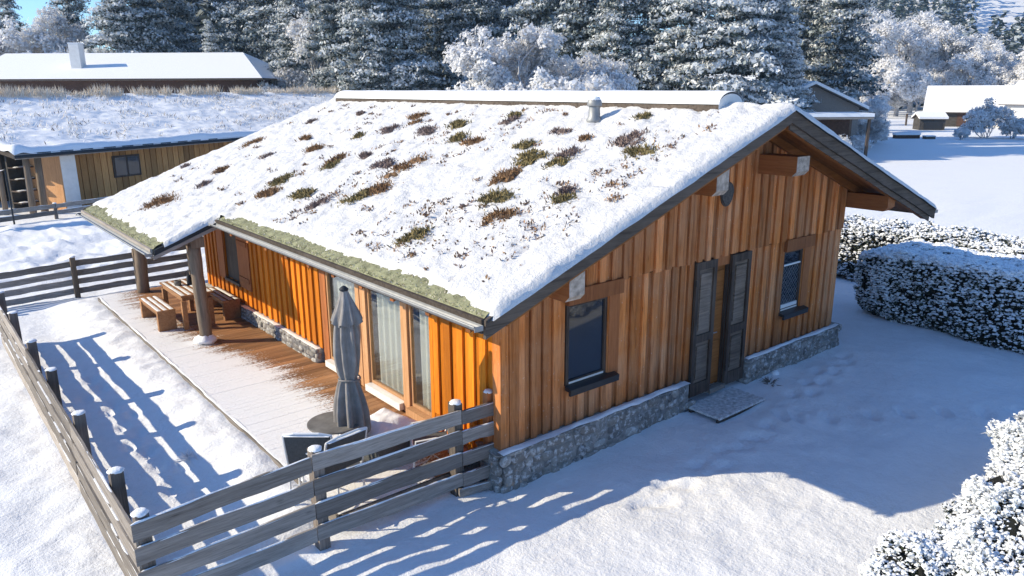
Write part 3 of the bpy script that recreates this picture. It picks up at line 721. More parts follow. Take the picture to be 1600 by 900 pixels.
rm = MB(); rm.quad([(.1, .3, -.2), (3, .3, -.2), (3, 6, -.2), (.1, 6, -.2)], 0); rm.quad([(3, .3, -.2), (3, .3, 2.3), (3, 6, 2.3), (3, 6, -.2)], 0); rm.quad([(.1, 6, -.2), (3, 6, -.2), (3, 6, 2.3), (.1, 6, 2.3)], 0); rm.quad([(.1, .3, -.2), (.1, .3, 2.3), (3, .3, 2.3), (3, .3, -.2)], 0)
rm.quad([(.05, .3, 2.13), (.05, 6, 2.13), (3, 6, 2.13), (3, .3, 2.13)], 0)
rm.build('room', 'interior', house)
# small shuttered window near the porch
nw = MB(); nw.box(-.02, .03, niche[0], niche[1], niche[2], niche[3], 0, .3); o = nw.build('window', 'wood_dark', house)
s = MB(); s.box(-.075, -.043, niche[0] - .62, niche[0] - .02, niche[2] - .05, niche[3] + .06, 0, .55)
for z in (niche[2] + .1, niche[3] - .15): s.box(-.095, -.076, niche[0] - .58, niche[0] - .06, z, z + .09, 0, .3)
s.build('shutter', 'wood_frame', house)
s = MB(); s.box(-.075, -.043, niche[1] + .02, niche[1] + .40, niche[2] - .05, niche[3] + .06, 0, .55); s.build('shutter', 'wood_frame', house)
s = MB(); s.box(-.10, -.0, niche[0] - .03, niche[1] + .03, niche[2] - .06, niche[2] - .003); s.build('sill', 'black', o)

# oval plaque under the gable
mb = MB(); n = 24
pts = []
for k in range(n):
    a = 2 * math.pi * k / n; rx, rz_ = .17, (.16 if math.sin(a) > 0 else .21)
    pts.append((4.2 + rx * math.cos(a) * (1 if math.sin(a) > -.2 else .93), rz_ * math.sin(a) + 2.80))
for off, sc, y0_, y1_, m in ((0, 1., -.078, -.10, 1), (0, .86, -.1, -.112, 0)):
    f = [(4.2 + (x - 4.2) * sc, y1_, 2.80 + (z - 2.80) * sc) for x, z in pts]; b = [(x, y0_, z) for x, _, z in f]
    mb.quad(f, m); 
    for k in range(n): mb.quad([b[k], b[(k + 1) % n], f[(k + 1) % n], f[k]], m)
tag(mb.build('shield_plaque', ['plaque', 'wood_dark']), 'dark rounded shield plaque fixed to the gable boards under the roof peak', 'plaque')

# ------------------------------------------------------------------ deck, door platform
x0d, x1d, y0d, y1d = -2.06, -.02, .32, 12.1
mv, mf, mt, ms = [], [], [], []
yb = y0d; nb = 26
melt_y = np.array([0.3, 1.2, 2.2, 3.3, 5.15, 6.0, 6.7, 7.2, 8.0, 12.2]); melt_x = np.array([-.75, -.62, -.72, -.74, -.80, -.95, -1.12, -1.30, -1.45, -1.5])
while yb < y1d:
    w = .132; xx = np.linspace(x0d + RNG.uniform(-.02, .02), x1d, nb); zt = -.26 + RNG.uniform(-.0015, .0015); b0 = len(mv)
    tone = RNG.random(); bx = np.interp(yb, melt_y, melt_x) + RNG.normal(0, .08)
    for x in xx:
        c = np.clip(.5 + (bx - x) * 1.5, -.4, 1.5 + .1 * math.sin(yb * 2.3))
        if yb > 7.2 and x > -1.5: c += .12
        for (y, z) in ((yb, zt - .006), (yb + .002, zt), (yb + w * .5, zt + .001), (yb + w - .003, zt), (yb + w - .001, zt - .006)):
            mv.append((x, y, z)); ms.append(c)
    for i in range(nb - 1):
        for j in range(4): a = b0 + i * 5 + j; mf.append((a, a + 5, a + 6, a + 1)); mt.append(tone)
    yb += w
dk = thing('timber_deck', 'long timber terrace deck under thin snow, bare and brown beside the wall', 'deck', (0, 0, 0))
mesh_np('board', np.array(mv), np.array(mf)[:, ::-1], 'deck', None, mt, dk, extra={'snow': ms})
mb = MB(); mb.plank((x0d - .02, y0d, -.36), (x0d - .02, y1d, -.36), (0, 0, 1), .17, .035, 40, .006); 
fr = mb.build('edge_board', 'wood_grey_y', dk)
snow_ledge('snow', (x0d + .03, y0d, -.262), (x0d + .03, y1d, -.262), (-1, 0, 0), .06, .018, fr)
mb = MB(); mb.box(x0d + .05, x1d - .05, y0d + .02, y1d - .05, -.5, -.295); mb.build('joist_frame', 'wood_grey_y', dk)

mat_ = thing('door_platform', 'low slatted wooden step platform lying in the snow before the entrance', 'doorstep', (4.09, -.38, 0))
for k in range(9):
    mb = MB(); x = -.575 + k * .131; mb.box(x, x + .118, -.33, .27, -.43, -.395, 0); mb.build('slat', 'frosted_slat', mat_)
mb = MB(); mb.box(-.58, .61, -.31, -.27, -.5, -.432); mb.box(-.58, .61, .18, .22, -.5, -.432); mb.build('bearer', 'wood_dark', mat_)

# ------------------------------------------------------------------ fences
def snow_cap(x, y, z, r, h, parent):
    n = 12; m = 6; th, v = np.meshgrid(np.linspace(0, 2 * math.pi, n), np.linspace(0, 1, m), indexing='ij'); sd = int(abs(x * 100 + y * 37))
    R = r * np.cos(v * math.pi / 2) ** .6 * (1 + .2 * fbm(np.cos(th) * 2, np.sin(th) * 2 + v, 2, sd)); zz = z - .008 + h * np.sin(v * math.pi / 2)
    return mesh_np('snow_cap', np.stack([x + R * np.cos(th), y + R * np.sin(th), zz], -1).reshape(-1, 3), grid_faces(n, m)[:, ::-1], 'snow', parent=parent, smooth=True)
def post(parent, x, y, z0, z1, w=.065, cap=.05, mat='wood_grey_z'):
    mb = MB(); t = random.uniform(-.012, .012)
    mb.hexa([(x - w, y - w, z0), (x + w, y - w, z0), (x + w, y + w, z0), (x - w, y + w, z0)], [(x - w * .96 + t, y - w, z1), (x + w * .96 + t, y - w, z1 - .01), (x + w * .96 + t, y + w, z1), (x - w + t, y + w, z1 + .006)], 0)
    p = mb.build('post', mat, parent)
    if cap: snow_cap(x + t, y, z1, w * 1.22, cap, p)
    return p
def rail(parent, a, b, w, th, mat, snow=.012, up=(0, 0, 1), seg=None):
    a = Vector(a); b = Vector(b); seg = seg or max(4, int((b - a).length / .22))
    mb = MB(); mb.plank(a, b, up, w, th, seg, .015); r = mb.build('rail', mat, parent)
    if snow:
        d = (b - a).normalized(); n = d.cross(Vector((0, 0, 1))).normalized(); t = Vector((0, 0, w / 2 - .004))
        snow_ledge('snow', a + t - n * th * .42, b + t - n * th * .42, n, th * .9, snow, r)
    return r
fr = thing('ranch_fence', 'grey four-board fence in front, running from the corner of the chalet to the yard corner', 'fence', (0, 0, 0), 0, 'board fences round the yard')
RZ = [(.52, .53), (.27, .275), (.00, -.01), (-.27, -.285)]
RZl = [(.47, .57), (.22, .29), (-.03, .02), (-.28, -.25)]
for k in range(4):
    l, m_ = RZl[k]; rz0 = RZ[k][1]
    rail(fr, (-4.16, .10, l), (-2.44, .095, m_), .175, .032, 'wood_grey', .024)
    rail(fr, (-2.43, .095, m_), (-.55, .09, rz0 + .01), .175, .032, 'wood_grey', .024)
    rail(fr, (-.545, .085, rz0 + .005), (-.02, .08, rz0 - .012), .17, .032, 'wood_grey', .01)
rail(fr, (-.6, .09, -.44), (-.06, .02, -.46), .10, .03, 'wood_grey', .012)
for x, z1 in ((-4.06, .60), (-2.34, .68), (-.56, .70)): post(fr, x, .185, -.75, z1, .062, .035)
post(fr, -.08, .17, -.7, .72, .05, .03, 'wood_frame')
fl_ = thing('ranch_fence', 'long grey fence seen from above along the open left side of the yard', 'fence', (0, 0, 0), 0, 'board fences round the yard')
LP = [1.23, 3.06, 4.94, 6.52, 8.53, 10.27]
ends = [.12, 3.06, 6.52, 10.4]
for z in (.37, .12, -.13, -.36):
    for a, b in zip(ends[:-1], ends[1:]):
        rail(fl_, (-4.12 + random.uniform(-.008, .008), a + .004, z + random.uniform(-.01, .01)), (-4.12, b - .004, z + random.uniform(-.012, .012)), .178, .034, 'wood_grey_y', .006)
for y in LP: post(fl_, -4.03, y, -.8, .58, .064, random.uniform(.02, .045))
ff = thing('ranch_fence', 'grey board fence at the far end of the yard behind the picnic table', 'fence', (0, 0, 0), 0, 'board fences round the yard')
for z0_, z1_ in ((.20, .42), (-.01, .19), (-.22, -.03), (-.43, -.26)):
    rail(ff, (-5.2, 13.55, z0_ - .03), (-2.30, 13.4, (z0_ + z1_) / 2), .14, .03, 'wood_grey', .012); rail(ff, (-2.28, 13.4, (z0_ + z1_) / 2), (.4, 13.2, z1_), .14, .03, 'wood_grey', .012)
for x, y, z in ((-2.29, 13.32, .50), (-.95, 13.2, .55), (-5.0, 13.5, .45), (.3, 13.1, .6)): post(ff, x, y, -.8, z, .055, .03, 'wood_log')

# ------------------------------------------------------------------ furniture on the terrace
tb = thing('picnic_table', 'square-legged wooden garden table dusted with snow under the porch roof', 'table', (-1.03, 8.95, -.258))
mb = MB()
for k in range(5): mb.box(-.31 + k * .125, -.31 + k * .125 + .118, -.72, .72, .665, .70, 0)
tp = mb.build('tabletop', 'wood_furn', tb); 
for k in range(5): snow_ledge('snow', (-.30 + k * .125, -.7, .70), (-.30 + k * .125, .7, .70), (1, 0, 0), .10, .010, tp)
mb = MB(); mb.box(-.27, .27, -.64, .64, .58, .663); mb.build('apron', 'wood_furn', tb)
for x in (-.25, .25):
    for y in (-.64, .64): mb = MB(); mb.box(x - .045, x + .045, y - .045, y + .045, 0, .58); mb.build('leg', 'wood_furn', tb)
def bench(loc, label, snow=True, back=False):
    b = thing('garden_bench', label, 'bench', loc, 0, 'benches at the picnic table')
    mb = MB()
    for k in range(3): mb.box(-.17 + k * .115, -.17 + k * .115 + .108, -.66, .66, .375, .41, 0)
    s = mb.build('seat', 'wood_furn', b)
    if snow:
        for k in range(3): snow_ledge('snow', (-.165 + k * .115, -.64, .41), (-.165 + k * .115, .64, .41), (1, 0, 0), .095, .012, s)
    for y in (-.60, .60): mb = MB(); mb.box(-.165, .165, y - .05, y + .05, 0, .372); mb.build('leg', 'wood_furn', b)
    mb = MB(); mb.box(-.14, .14, -.545, .545, .30, .37); mb.build('apron', 'wood_furn', b)
    if back:
        mb = MB(); mb.box(.14, .17, -.64, .64, .42, .80); mb.build('backrest', 'wood_furn', b)
    return b
bench((-1.57, 9.13, -.258), 'backless wooden bench dusted with snow on the yard side of the picnic table')
bench((-.33, 9.05, -.258), 'wooden bench standing against the chalet wall behind the picnic table', True, False)
mb = MB(); mb.lathe([(.045, 0), (.05, .03), (.05, .14), (.035, .17), (.036, .2)], (-.92, 9.05, .445), 14)
ln = thing('table_lantern', 'small dark lantern with a wire handle standing on the picnic table', 'lantern', (0, 0, 0)); mb.build('lantern_body', 'dark_metal', ln, True)
mb = MB(); mb.tube([(-.97, 9.05, .61), (-.98, 9.05, .70), (-.92, 9.05, .76), (-.86, 9.05, .70), (-.87, 9.05, .61)], .006, 6); mb.build('handle', 'dark_metal', ln)
mb = MB(); mb.lathe([(.06, 0), (.075, .06), (.07, .1), (.06, .105), (.055, .09)], (-1.12, 9.15, .445), 14); tag(mb.build('flower_pot', 'grey_top', None, True), 'small grey pot on the picnic table beside the lantern', 'pot')

# closed parasol
pa = thing('closed_parasol', 'closed grey fabric parasol tied at the middle, standing on the terrace', 'parasol', (-1.45, 1.10, -.28))
def folded(name, zz, RR, aa, parent, k=8, seed=0, hem=0):
    n = 96; z = np.asarray(zz)[None, :]; R = np.asarray(RR)[None, :]; A = np.asarray(aa)[None, :]; th = np.linspace(0, 2 * math.pi, n)[:, None]
    f = np.cos(k * th + 1.6 * np.sin(z * 2.1 + seed) + .5 * np.sin(3 * th + seed))
    f = np.sign(f) * np.abs(f) ** .7
    r = R * .83 * (1 + A * f + .14 * fbm(np.cos(th) * 1.5 + z * 1.2, np.sin(th) * 1.5 - z * .8, 3, seed) + .05 * fbm(np.cos(th) * 5, np.sin(th) * 5 + z * 5, 2, seed + 1))
    zv = z + hem * (f * .5) * (np.linspace(1, 0, len(zz))[None, :] ** 4)
    r = r + 0 * th; zv = zv + 0 * th
    V = np.stack([r * np.cos(th) + 0.012 * np.sin(z * 4), r * np.sin(th), zv], -1)
    return mesh_np(name, V.reshape(-1, 3), grid_faces(n, len(zz)), 'parasol', parent=parent, smooth=True)
zz = np.linspace(.50, 2.24, 46)
RR = np.interp(zz, [.50, .56, .8, 1.0, 1.17, 1.24, 1.31, 1.5, 1.75, 1.95, 2.1, 2.24], [.185, .205, .20, .175, .135, .115, .135, .165, .165, .145, .115, .07])
AA = np.interp(zz, [.5, .9, 1.17, 1.24, 1.32, 1.7, 2.24], [.30, .26, .20, .10, .18, .22, .10])
folded('canopy', zz, RR, AA, pa, 8, 3, .10)
zv = np.linspace(1.93, 2.33, 14); folded('vent', zv, np.interp(zv, [1.93, 2.0, 2.15, 2.28, 2.33], [.20, .185, .12, .065, .045]), np.interp(zv, [1.93, 2.33], [.20, .05]), pa, 8, 5, .05)
mb = MB(); mb.tube([(.012, 0, 0), (.0, 0, 2.3)], .021, 10); mb.lathe([(.05, 2.325), (.055, 2.345), (.03, 2.37), (.012, 2.38)], (0, 0, 0), 12); mb.build('pole', 'dark_metal', pa)
mb = MB(); mb.tube([(.128 * math.cos(a), .128 * math.sin(a), 1.24 + .01 * math.sin(a * 2)) for a in np.linspace(0, 2 * math.pi, 22)], .010, 6); mb.build('strap', 'parasol', pa)
mb = MB(); mb.lathe([(.24, 0), (.24, .05), (.2, .075), (.04, .085), (.035, .2), (.03, .22)], (0, 0, 0), 24); mb.build('base', 'grey_top', pa, True)

def table_round(loc, r, h, label):
    t = thing('bistro_table', label, 'table', loc)
    mb = MB(); mb.lathe([(r - .015, h - .022), (r, h - .016), (r, h - .004), (r - .01, h)], (0, 0, 0), 36); top = mb.build('tabletop', 'grey_top', t)
    n = 30; m = 8; th, v = np.meshgrid(np.linspace(0, 2 * math.pi, n), np.linspace(0, 1, m), indexing='ij')
    R = r * v * (.90 + .08 * fbm(np.cos(th) * 2, np.sin(th) * 2, 2, 5)); zz = h - .002 + .012 * (1 - v ** 6)
    for k in range(4):
        a = math.pi / 4 + k * math.pi / 2; g = MB(); g.tube([(r * .75 * math.cos(a), r * .75 * math.sin(a), h - .02), (r * .85 * math.cos(a), r * .85 * math.sin(a), 0)], .013, 8); g.build('leg', 'white_metal', t)
    mb = MB(); mb.tube([(r * .93 * math.cos(a), r * .93 * math.sin(a), h - .012) for a in np.linspace(0, 2 * math.pi, 40)], .011, 6); mb.build('rim', 'white_metal', top)
    return t
table_round((-1.62, 1.22, -.258), .33, .66, 'small round grey table with a pale rim beside the parasol pole')
def chair(loc, rz, label, tilt=0):
    c = thing('sling_chair', label, 'chair', loc, rz, 'white framed terrace chairs')
    w = .27
    for s in (-1, 1):
        mb = MB(); mb.tube([(s * w, -.24, 0), (s * w, -.20, .42), (s * w, -.27, .62), (s * w * .98, -.34, .90)], .014, 8); mb.build('leg', 'white_metal', c)
        mb = MB(); mb.tube([(s * w, .26, 0), (s * w, .24, .44), (s * w, .22, .63), (s * w, -.02, .665), (s * w, -.26, .64)], .014, 8); mb.build('leg', 'white_metal', c)
    mb = MB(); mb.tube([(-w, .24, .43), (0, .25, .425), (w, .24, .43)], .013, 8); mb.tube([(-w, -.2, .41), (w, -.2, .41)], .013, 8); mb.tube([(-w, .15, .18), (w, -.15, .18)], .009, 6); mb.tube([(w, .15, .18), (-w, -.15, .18)], .009, 6); mb.build('seat_frame', 'white_metal', c)
    mb = MB(); mb.tube([(-w * .98, -.34, .90), (-.14, -.365, .935), (.14, -.365, .935), (w * .98, -.34, .90)], .014, 8); mb.build('top_rail', 'white_metal', c)
    mb = MB(); mb.box(-w + .015, w - .015, -.2, .24, .415, .427); mb.build('seat', 'mesh_fabric', c)
    mb = MB(); mb.hexa([(-w + .015, -.225, .46), (w - .015, -.225, .46), (w - .015, -.213, .46), (-w + .015, -.213, .46)], [(-w + .015, -.35, .90), (w - .015, -.35, .90), (w - .015, -.338, .90), (-w + .015, -.338, .90)]); mb.build('backrest', 'mesh_fabric', c)
    snow_ledge('snow', (-w + .02, -.33, .905), (w - .02, -.33, .905), (0, -1, 0), .05, .014, c)
    return c
chair((-1.96, .66, -.258), math.radians(8), 'white framed chair with dark sling back turned to the front fence')
c2 = chair((-2.03, .86, -.258), math.radians(-40), 'white framed chair at the yard side of the small round table')
c3 = chair((-.62, .62, -.258), math.radians(62), 'white framed chair close to the chalet corner, half hidden behind the fence boards'); c3.scale = (1, 1, .72)
ct = thing('covered_box', 'low dark covered box under a thick mound of snow beside the parasol', 'box', (-.98, 1.22, -.258), math.radians(12))
mb = MB(); mb.hexa([(-.30, -.26, 0), (.30, -.26, 0), (.30, .26, 0), (-.30, .26, 0)], [(-.34, -.30, .42), (.34, -.30, .42), (.34, .30, .42), (-.34, .30, .42)]); mb.build('cover', 'mesh_fabric', ct)
n = 26; u, v = np.meshgrid(np.linspace(-1, 1, n), np.linspace(-1, 1, n), indexing='ij')
hh = .14 * (1 - np.maximum(abs(u), abs(v)) ** 2.2) * (1 + .35 * fbm(u * 2, v * 2, 3, 12)) + .02
mesh_np('snow', np.stack([u * .36, v * .32, .40 + hh], -1).reshape(-1, 3), grid_faces(n, n), 'snow', parent=ct, smooth=True)

# ------------------------------------------------------------------ foliage generators
def cards(P0, D, W, Nn):
    """diamond leaves: base P0 (n,3), direction*length D, half-width vector W"""
    n = len(P0); V = np.empty((n, 4, 3)); V[:, 0] = P0; V[:, 1] = P0 + D * .45 + W; V[:, 2] = P0 + D; V[:, 3] = P0 + D * .45 - W
    return V.reshape(-1, 3), np.arange(n * 4).reshape(n, 4)
def unit(a): return a / np.maximum(np.linalg.norm(a, axis=-1, keepdims=True), 1e-9)
def rand_unit(rng, n): return unit(rng.normal(size=(n, 3)))
ICO = None
def puffs(C, R, rng, squash=.6):
    """small irregular snow lumps: octahedra-like 8-face lumps at C with radius R"""
    base = np.array([(1, 0, 0), (-.5, .87, 0), (-.5, -.87, 0), (.3, .5, .8), (.3, -.5, .8), (-.6, 0, .8), (0, 0, -.6)], float)
    fc = np.array([(0, 1, 3), (1, 5, 3), (1, 2, 5), (2, 4, 5), (2, 0, 4), (0, 3, 4), (3, 5, 4), (0, 6, 1), (1, 6, 2), (2, 6, 0)])
    n = len(C); a = rng.uniform(0, 2 * math.pi, n); ca, sa = np.cos(a)[:, None], np.sin(a)[:, None]
    b = base[None] * (1 + rng.uniform(-.35, .35, (n, 7, 1)))
    x = b[..., 0] * ca - b[..., 1] * sa; y = b[..., 0] * sa + b[..., 1] * ca
    V = np.stack([x, y, b[..., 2] * squash], -1) * R[:, None, None] + C[:, None]
    F = fc[None] + (np.arange(n) * 7)[:, None, None]
    return V.reshape(-1, 3), F.reshape(-1, 3)

def conifer(seed, H, R, frost=.5, droop=.35, z0=.6, dens=1., puffy=1., mid=.3):
    """spruce: whorls of drooping boughs carrying foliage clumps, rimed on their upper sides"""
    rng = np.random.default_rng(seed)
    root = bpy.data.objects.new('conifer', None); COL.objects.link(root)
    mb = MB(); mb.tube([(0, 0, -.8), (0, 0, H * .3), (.05, .03, H * .7), (0, 0, H)], [.018 * H, .014 * H, .007 * H, .02], 8)
    cc, cr, cb, cd_ = [], [], [], []
    z = z0
    while z < H * .985:
        q = z / H; nb = int(rng.integers(5, 8)); a0 = rng.uniform(0, 6.28)
        for k in range(nb):
            az = a0 + 6.283 * k / nb + rng.uniform(-.35, .35); L = max(.3, R * (1 - q) ** .75 * rng.uniform(.55, 1.15)) * (.75 if q < .06 else 1)
            zb_ = z + rng.uniform(-.3, .3); bf = rng.uniform(.55, 1.35); up = rng.uniform(0, .3); ns = max(2, int(L / .42))
            rd = np.array([math.cos(az), math.sin(az), 0]); sd = np.array([-math.sin(az), math.cos(az), 0])
            mb.tube([(0, 0, zb_), tuple(rd * L * .5 + np.array([0, 0, zb_ + up * L * .4 - droop * L * .18])), tuple(rd * L * .9 + np.array([0, 0, zb_ + up * L * .75 - droop * L * .7]))], [.05, .035, .015], 4, 0, .5, False)
            for i in range(ns):
                t = (i + rng.uniform(.2, .9)) / ns; ra = L * t; zz = zb_ + up * ra - droop * ra * t * rng.uniform(.8, 1.2)
                for m_ in range(1 if t > .8 else 2):
                    wl = (.34 * L * (1 - t) ** .7 * (.4 + t) + .12) * rng.uniform(-1, 1)
                    cc.append(rd * (ra - .25 * abs(wl)) + sd * wl + np.array([0, 0, zz - .25 * abs(wl) + rng.normal(0, .10)]))
                    cr.append((.36 + .11 * L) * rng.uniform(.65, 1.25)); cb.append(bf * (.55 + .6 * t)); cd_.append(rd)
        z += rng.uniform(.75, 1.15) * (1.08 - .5 * q)
    mb.build('trunk', 'bark', root, True)
    cc = np.array(cc); cr = np.array(cr); cb = np.array(cb); cd_ = np.array(cd_); per = int(36 * dens); n = len(cc) * per
    nr = rand_unit(rng, n); rad = np.repeat(cr, per); out = np.repeat(cd_, per, 0)
    sq = np.array([1.15, 1.15, .55]); p = np.repeat(cc, per, 0) + nr * sq * (rad * rng.uniform(.55, 1.1, n))[:, None] + out * (rad * .25)[:, None]
    nm = unit(nr * np.array([1, 1, 1.6]) + rng.normal(0, .42, (n, 3)))
    tg = unit(np.cross(nm, rng.normal(size=(n, 3)))); tg = unit(tg + out * .7 + np.array([0, 0, -.25])); tg = unit(tg - nm * (tg * nm).sum(1, keepdims=True))
    ln = rad * rng.uniform(.30, .66, n) * puffy; w = np.cross(nm, tg) * (ln * rng.uniform(.18, .36, n))[:, None]
    fz = np.repeat(cb, per) * frost * (.52 + .85 * nr[:, 2]) + rng.normal(0, .06, n)
    kd = np.where(fz > .48, 2, np.where(fz > .40 - mid, 1, 0))
    V, F = cards(p - tg * (ln * .5)[:, None], tg * ln[:, None], w, None)
    mesh_np('crown', V, F, ['needle', 'frost_mid', 'frost'], kd, np.clip(rng.random(n) * .6 + .4 * np.repeat(rng.random(len(cc)), per), 0, 1), root)
    return root

def broadleaf(seed, H, R, levels=5, pale=1., lean=(0, 0), trunk_h=.25, twig=.5, spread=.75, nb=(3, 5), wid=.03, mats=('twig_frost', 'twig_brown'), horiz=0., flowers=5, stems=1):
    """bare tree with rimed twigs"""
    rng = np.random.default_rng(seed)
    root = bpy.data.objects.new('bare_tree', None); COL.objects.link(root)
    mb = MB(); tips = []
    segs_p, segs_d, segs_r = [], [], []
    def grow(p, d, L, r, lev):
        mid = p + d * L * .5 + rng.normal(0, .05 * L, 3); e = p + d * L + rng.normal(0, .07 * L, 3)
        if r > .018: mb.tube([p, mid, e], [r, r * .85, r * .68], 6, 0, .5, False)
        else:
            segs_p.extend([p, mid]); segs_d.extend([mid - p, e - mid]); segs_r.extend([max(r, wid * .4)] * 2)
        if lev == 0: tips.append((e, d)); return
        n = int(rng.integers(nb[0], nb[1] + 1))
        for k in range(n):
            t = rng.uniform(.45, 1.) if k else 1.
            q = p + (mid - p) * t * 2 if t < .5 else mid + (e - mid) * (t - .5) * 2
            sp = spread * rng.uniform(.6, 1.25); v = d + sp * rand_unit(rng, 1)[0]
            v[2] = v[2] * (1 - horiz) + .10 * (1 - horiz); v = unit(v)
            grow(q, v, L * rng.uniform(.58, .82), r * .58, lev - 1)
    for s in range(stems):
        d0 = unit(np.array([lean[0], lean[1], 1.]) + (rng.normal(0, .45, 3) if stems > 1 else 0)); d0[2] = abs(d0[2])
        if stems > 1: grow(np.array([rng.normal(0, .1 * R), rng.normal(0, .1 * R), -.2]), unit(d0), H * .34, .012 * H, levels - 1)
    if stems == 1:
        th = H * trunk_h; tr = .02 * H + .02
        mb.tube([(0, 0, -.6), (lean[0] * th * .5, lean[1] * th * .5, th * .5), (lean[0] * th, lean[1] * th, th)], [tr * 1.2, tr, tr * .9], 8)
        b = np.array([lean[0] * th, lean[1] * th, th]); n1 = int(rng.integers(4, 7))
        for k in range(n1):
            a = 6.283 * k / n1 + rng.uniform(-.4, .4); el = rng.uniform(.25, 1.25) if k else 1.4
            v = np.array([math.cos(a) * math.cos(el), math.sin(a) * math.cos(el), math.sin(el) * (1 - horiz * .5)])
            grow(b - np.array([0, 0, rng.uniform(0, .25 * th)]), unit(v), (R * .52 if el < .9 else H * .3) * rng.uniform(.8, 1.1), tr * .6, levels)
    if len(mb.v) == 0: mb.tube([(0, 0, -.3), (0, 0, .4)], .03, 6)
    mb.build('trunk', 'bark_pale' if pale > .6 else 'bark', root, True)
    P_ = np.array(segs_p); D_ = np.array(segs_d); r_ = np.array(segs_r); n = len(P_)
    tp = np.array([t[0] for t in tips]); td = np.array([t[1] for t in tips])
    m = int(flowers * 2.4); T0 = np.repeat(tp, m, 0); TD = unit(np.repeat(td, m, 0) + rng.normal(0, .8, (len(tp) * m, 3))); TD[:, 2] -= .05
    off = rng.normal(0, twig * .40, T0.shape) * np.array([1, 1, .75]); cen = tp.mean(0); co = unit(np.repeat(tp, m, 0) - cen)
    nm = unit(unit(off) + .7 * co + np.array([0, 0, .35]) + rng.normal(0, .45, off.shape)); T0 = T0 + off
    TD = unit(TD - nm * (TD * nm).sum(1, keepdims=True))
    TL = rng.uniform(.25, .75, (len(T0), 1)) * twig
    PP = np.concatenate([P_, P_, T0]); DD = np.concatenate([D_ * 1.15, D_ * 1.15, TD * TL])
    ww = np.concatenate([r_ * 1.6, r_ * 1.6, np.full(len(T0), wid) * rng.uniform(.6, 1.6, len(T0))])
    W = unit(np.cross(DD, rng.normal(size=DD.shape))) * ww[:, None]; W[-len(T0):] = np.cross(nm, TD) * (ww[-len(T0):] * 1.7)[:, None]
    V, F = cards(PP, DD, W, None); N = len(PP)
    u = rng.random(N); mi = np.where(u < pale, 0, 1)
    mesh_np('crown', V, F, list(mats), mi, rng.random(N), root)
    return root

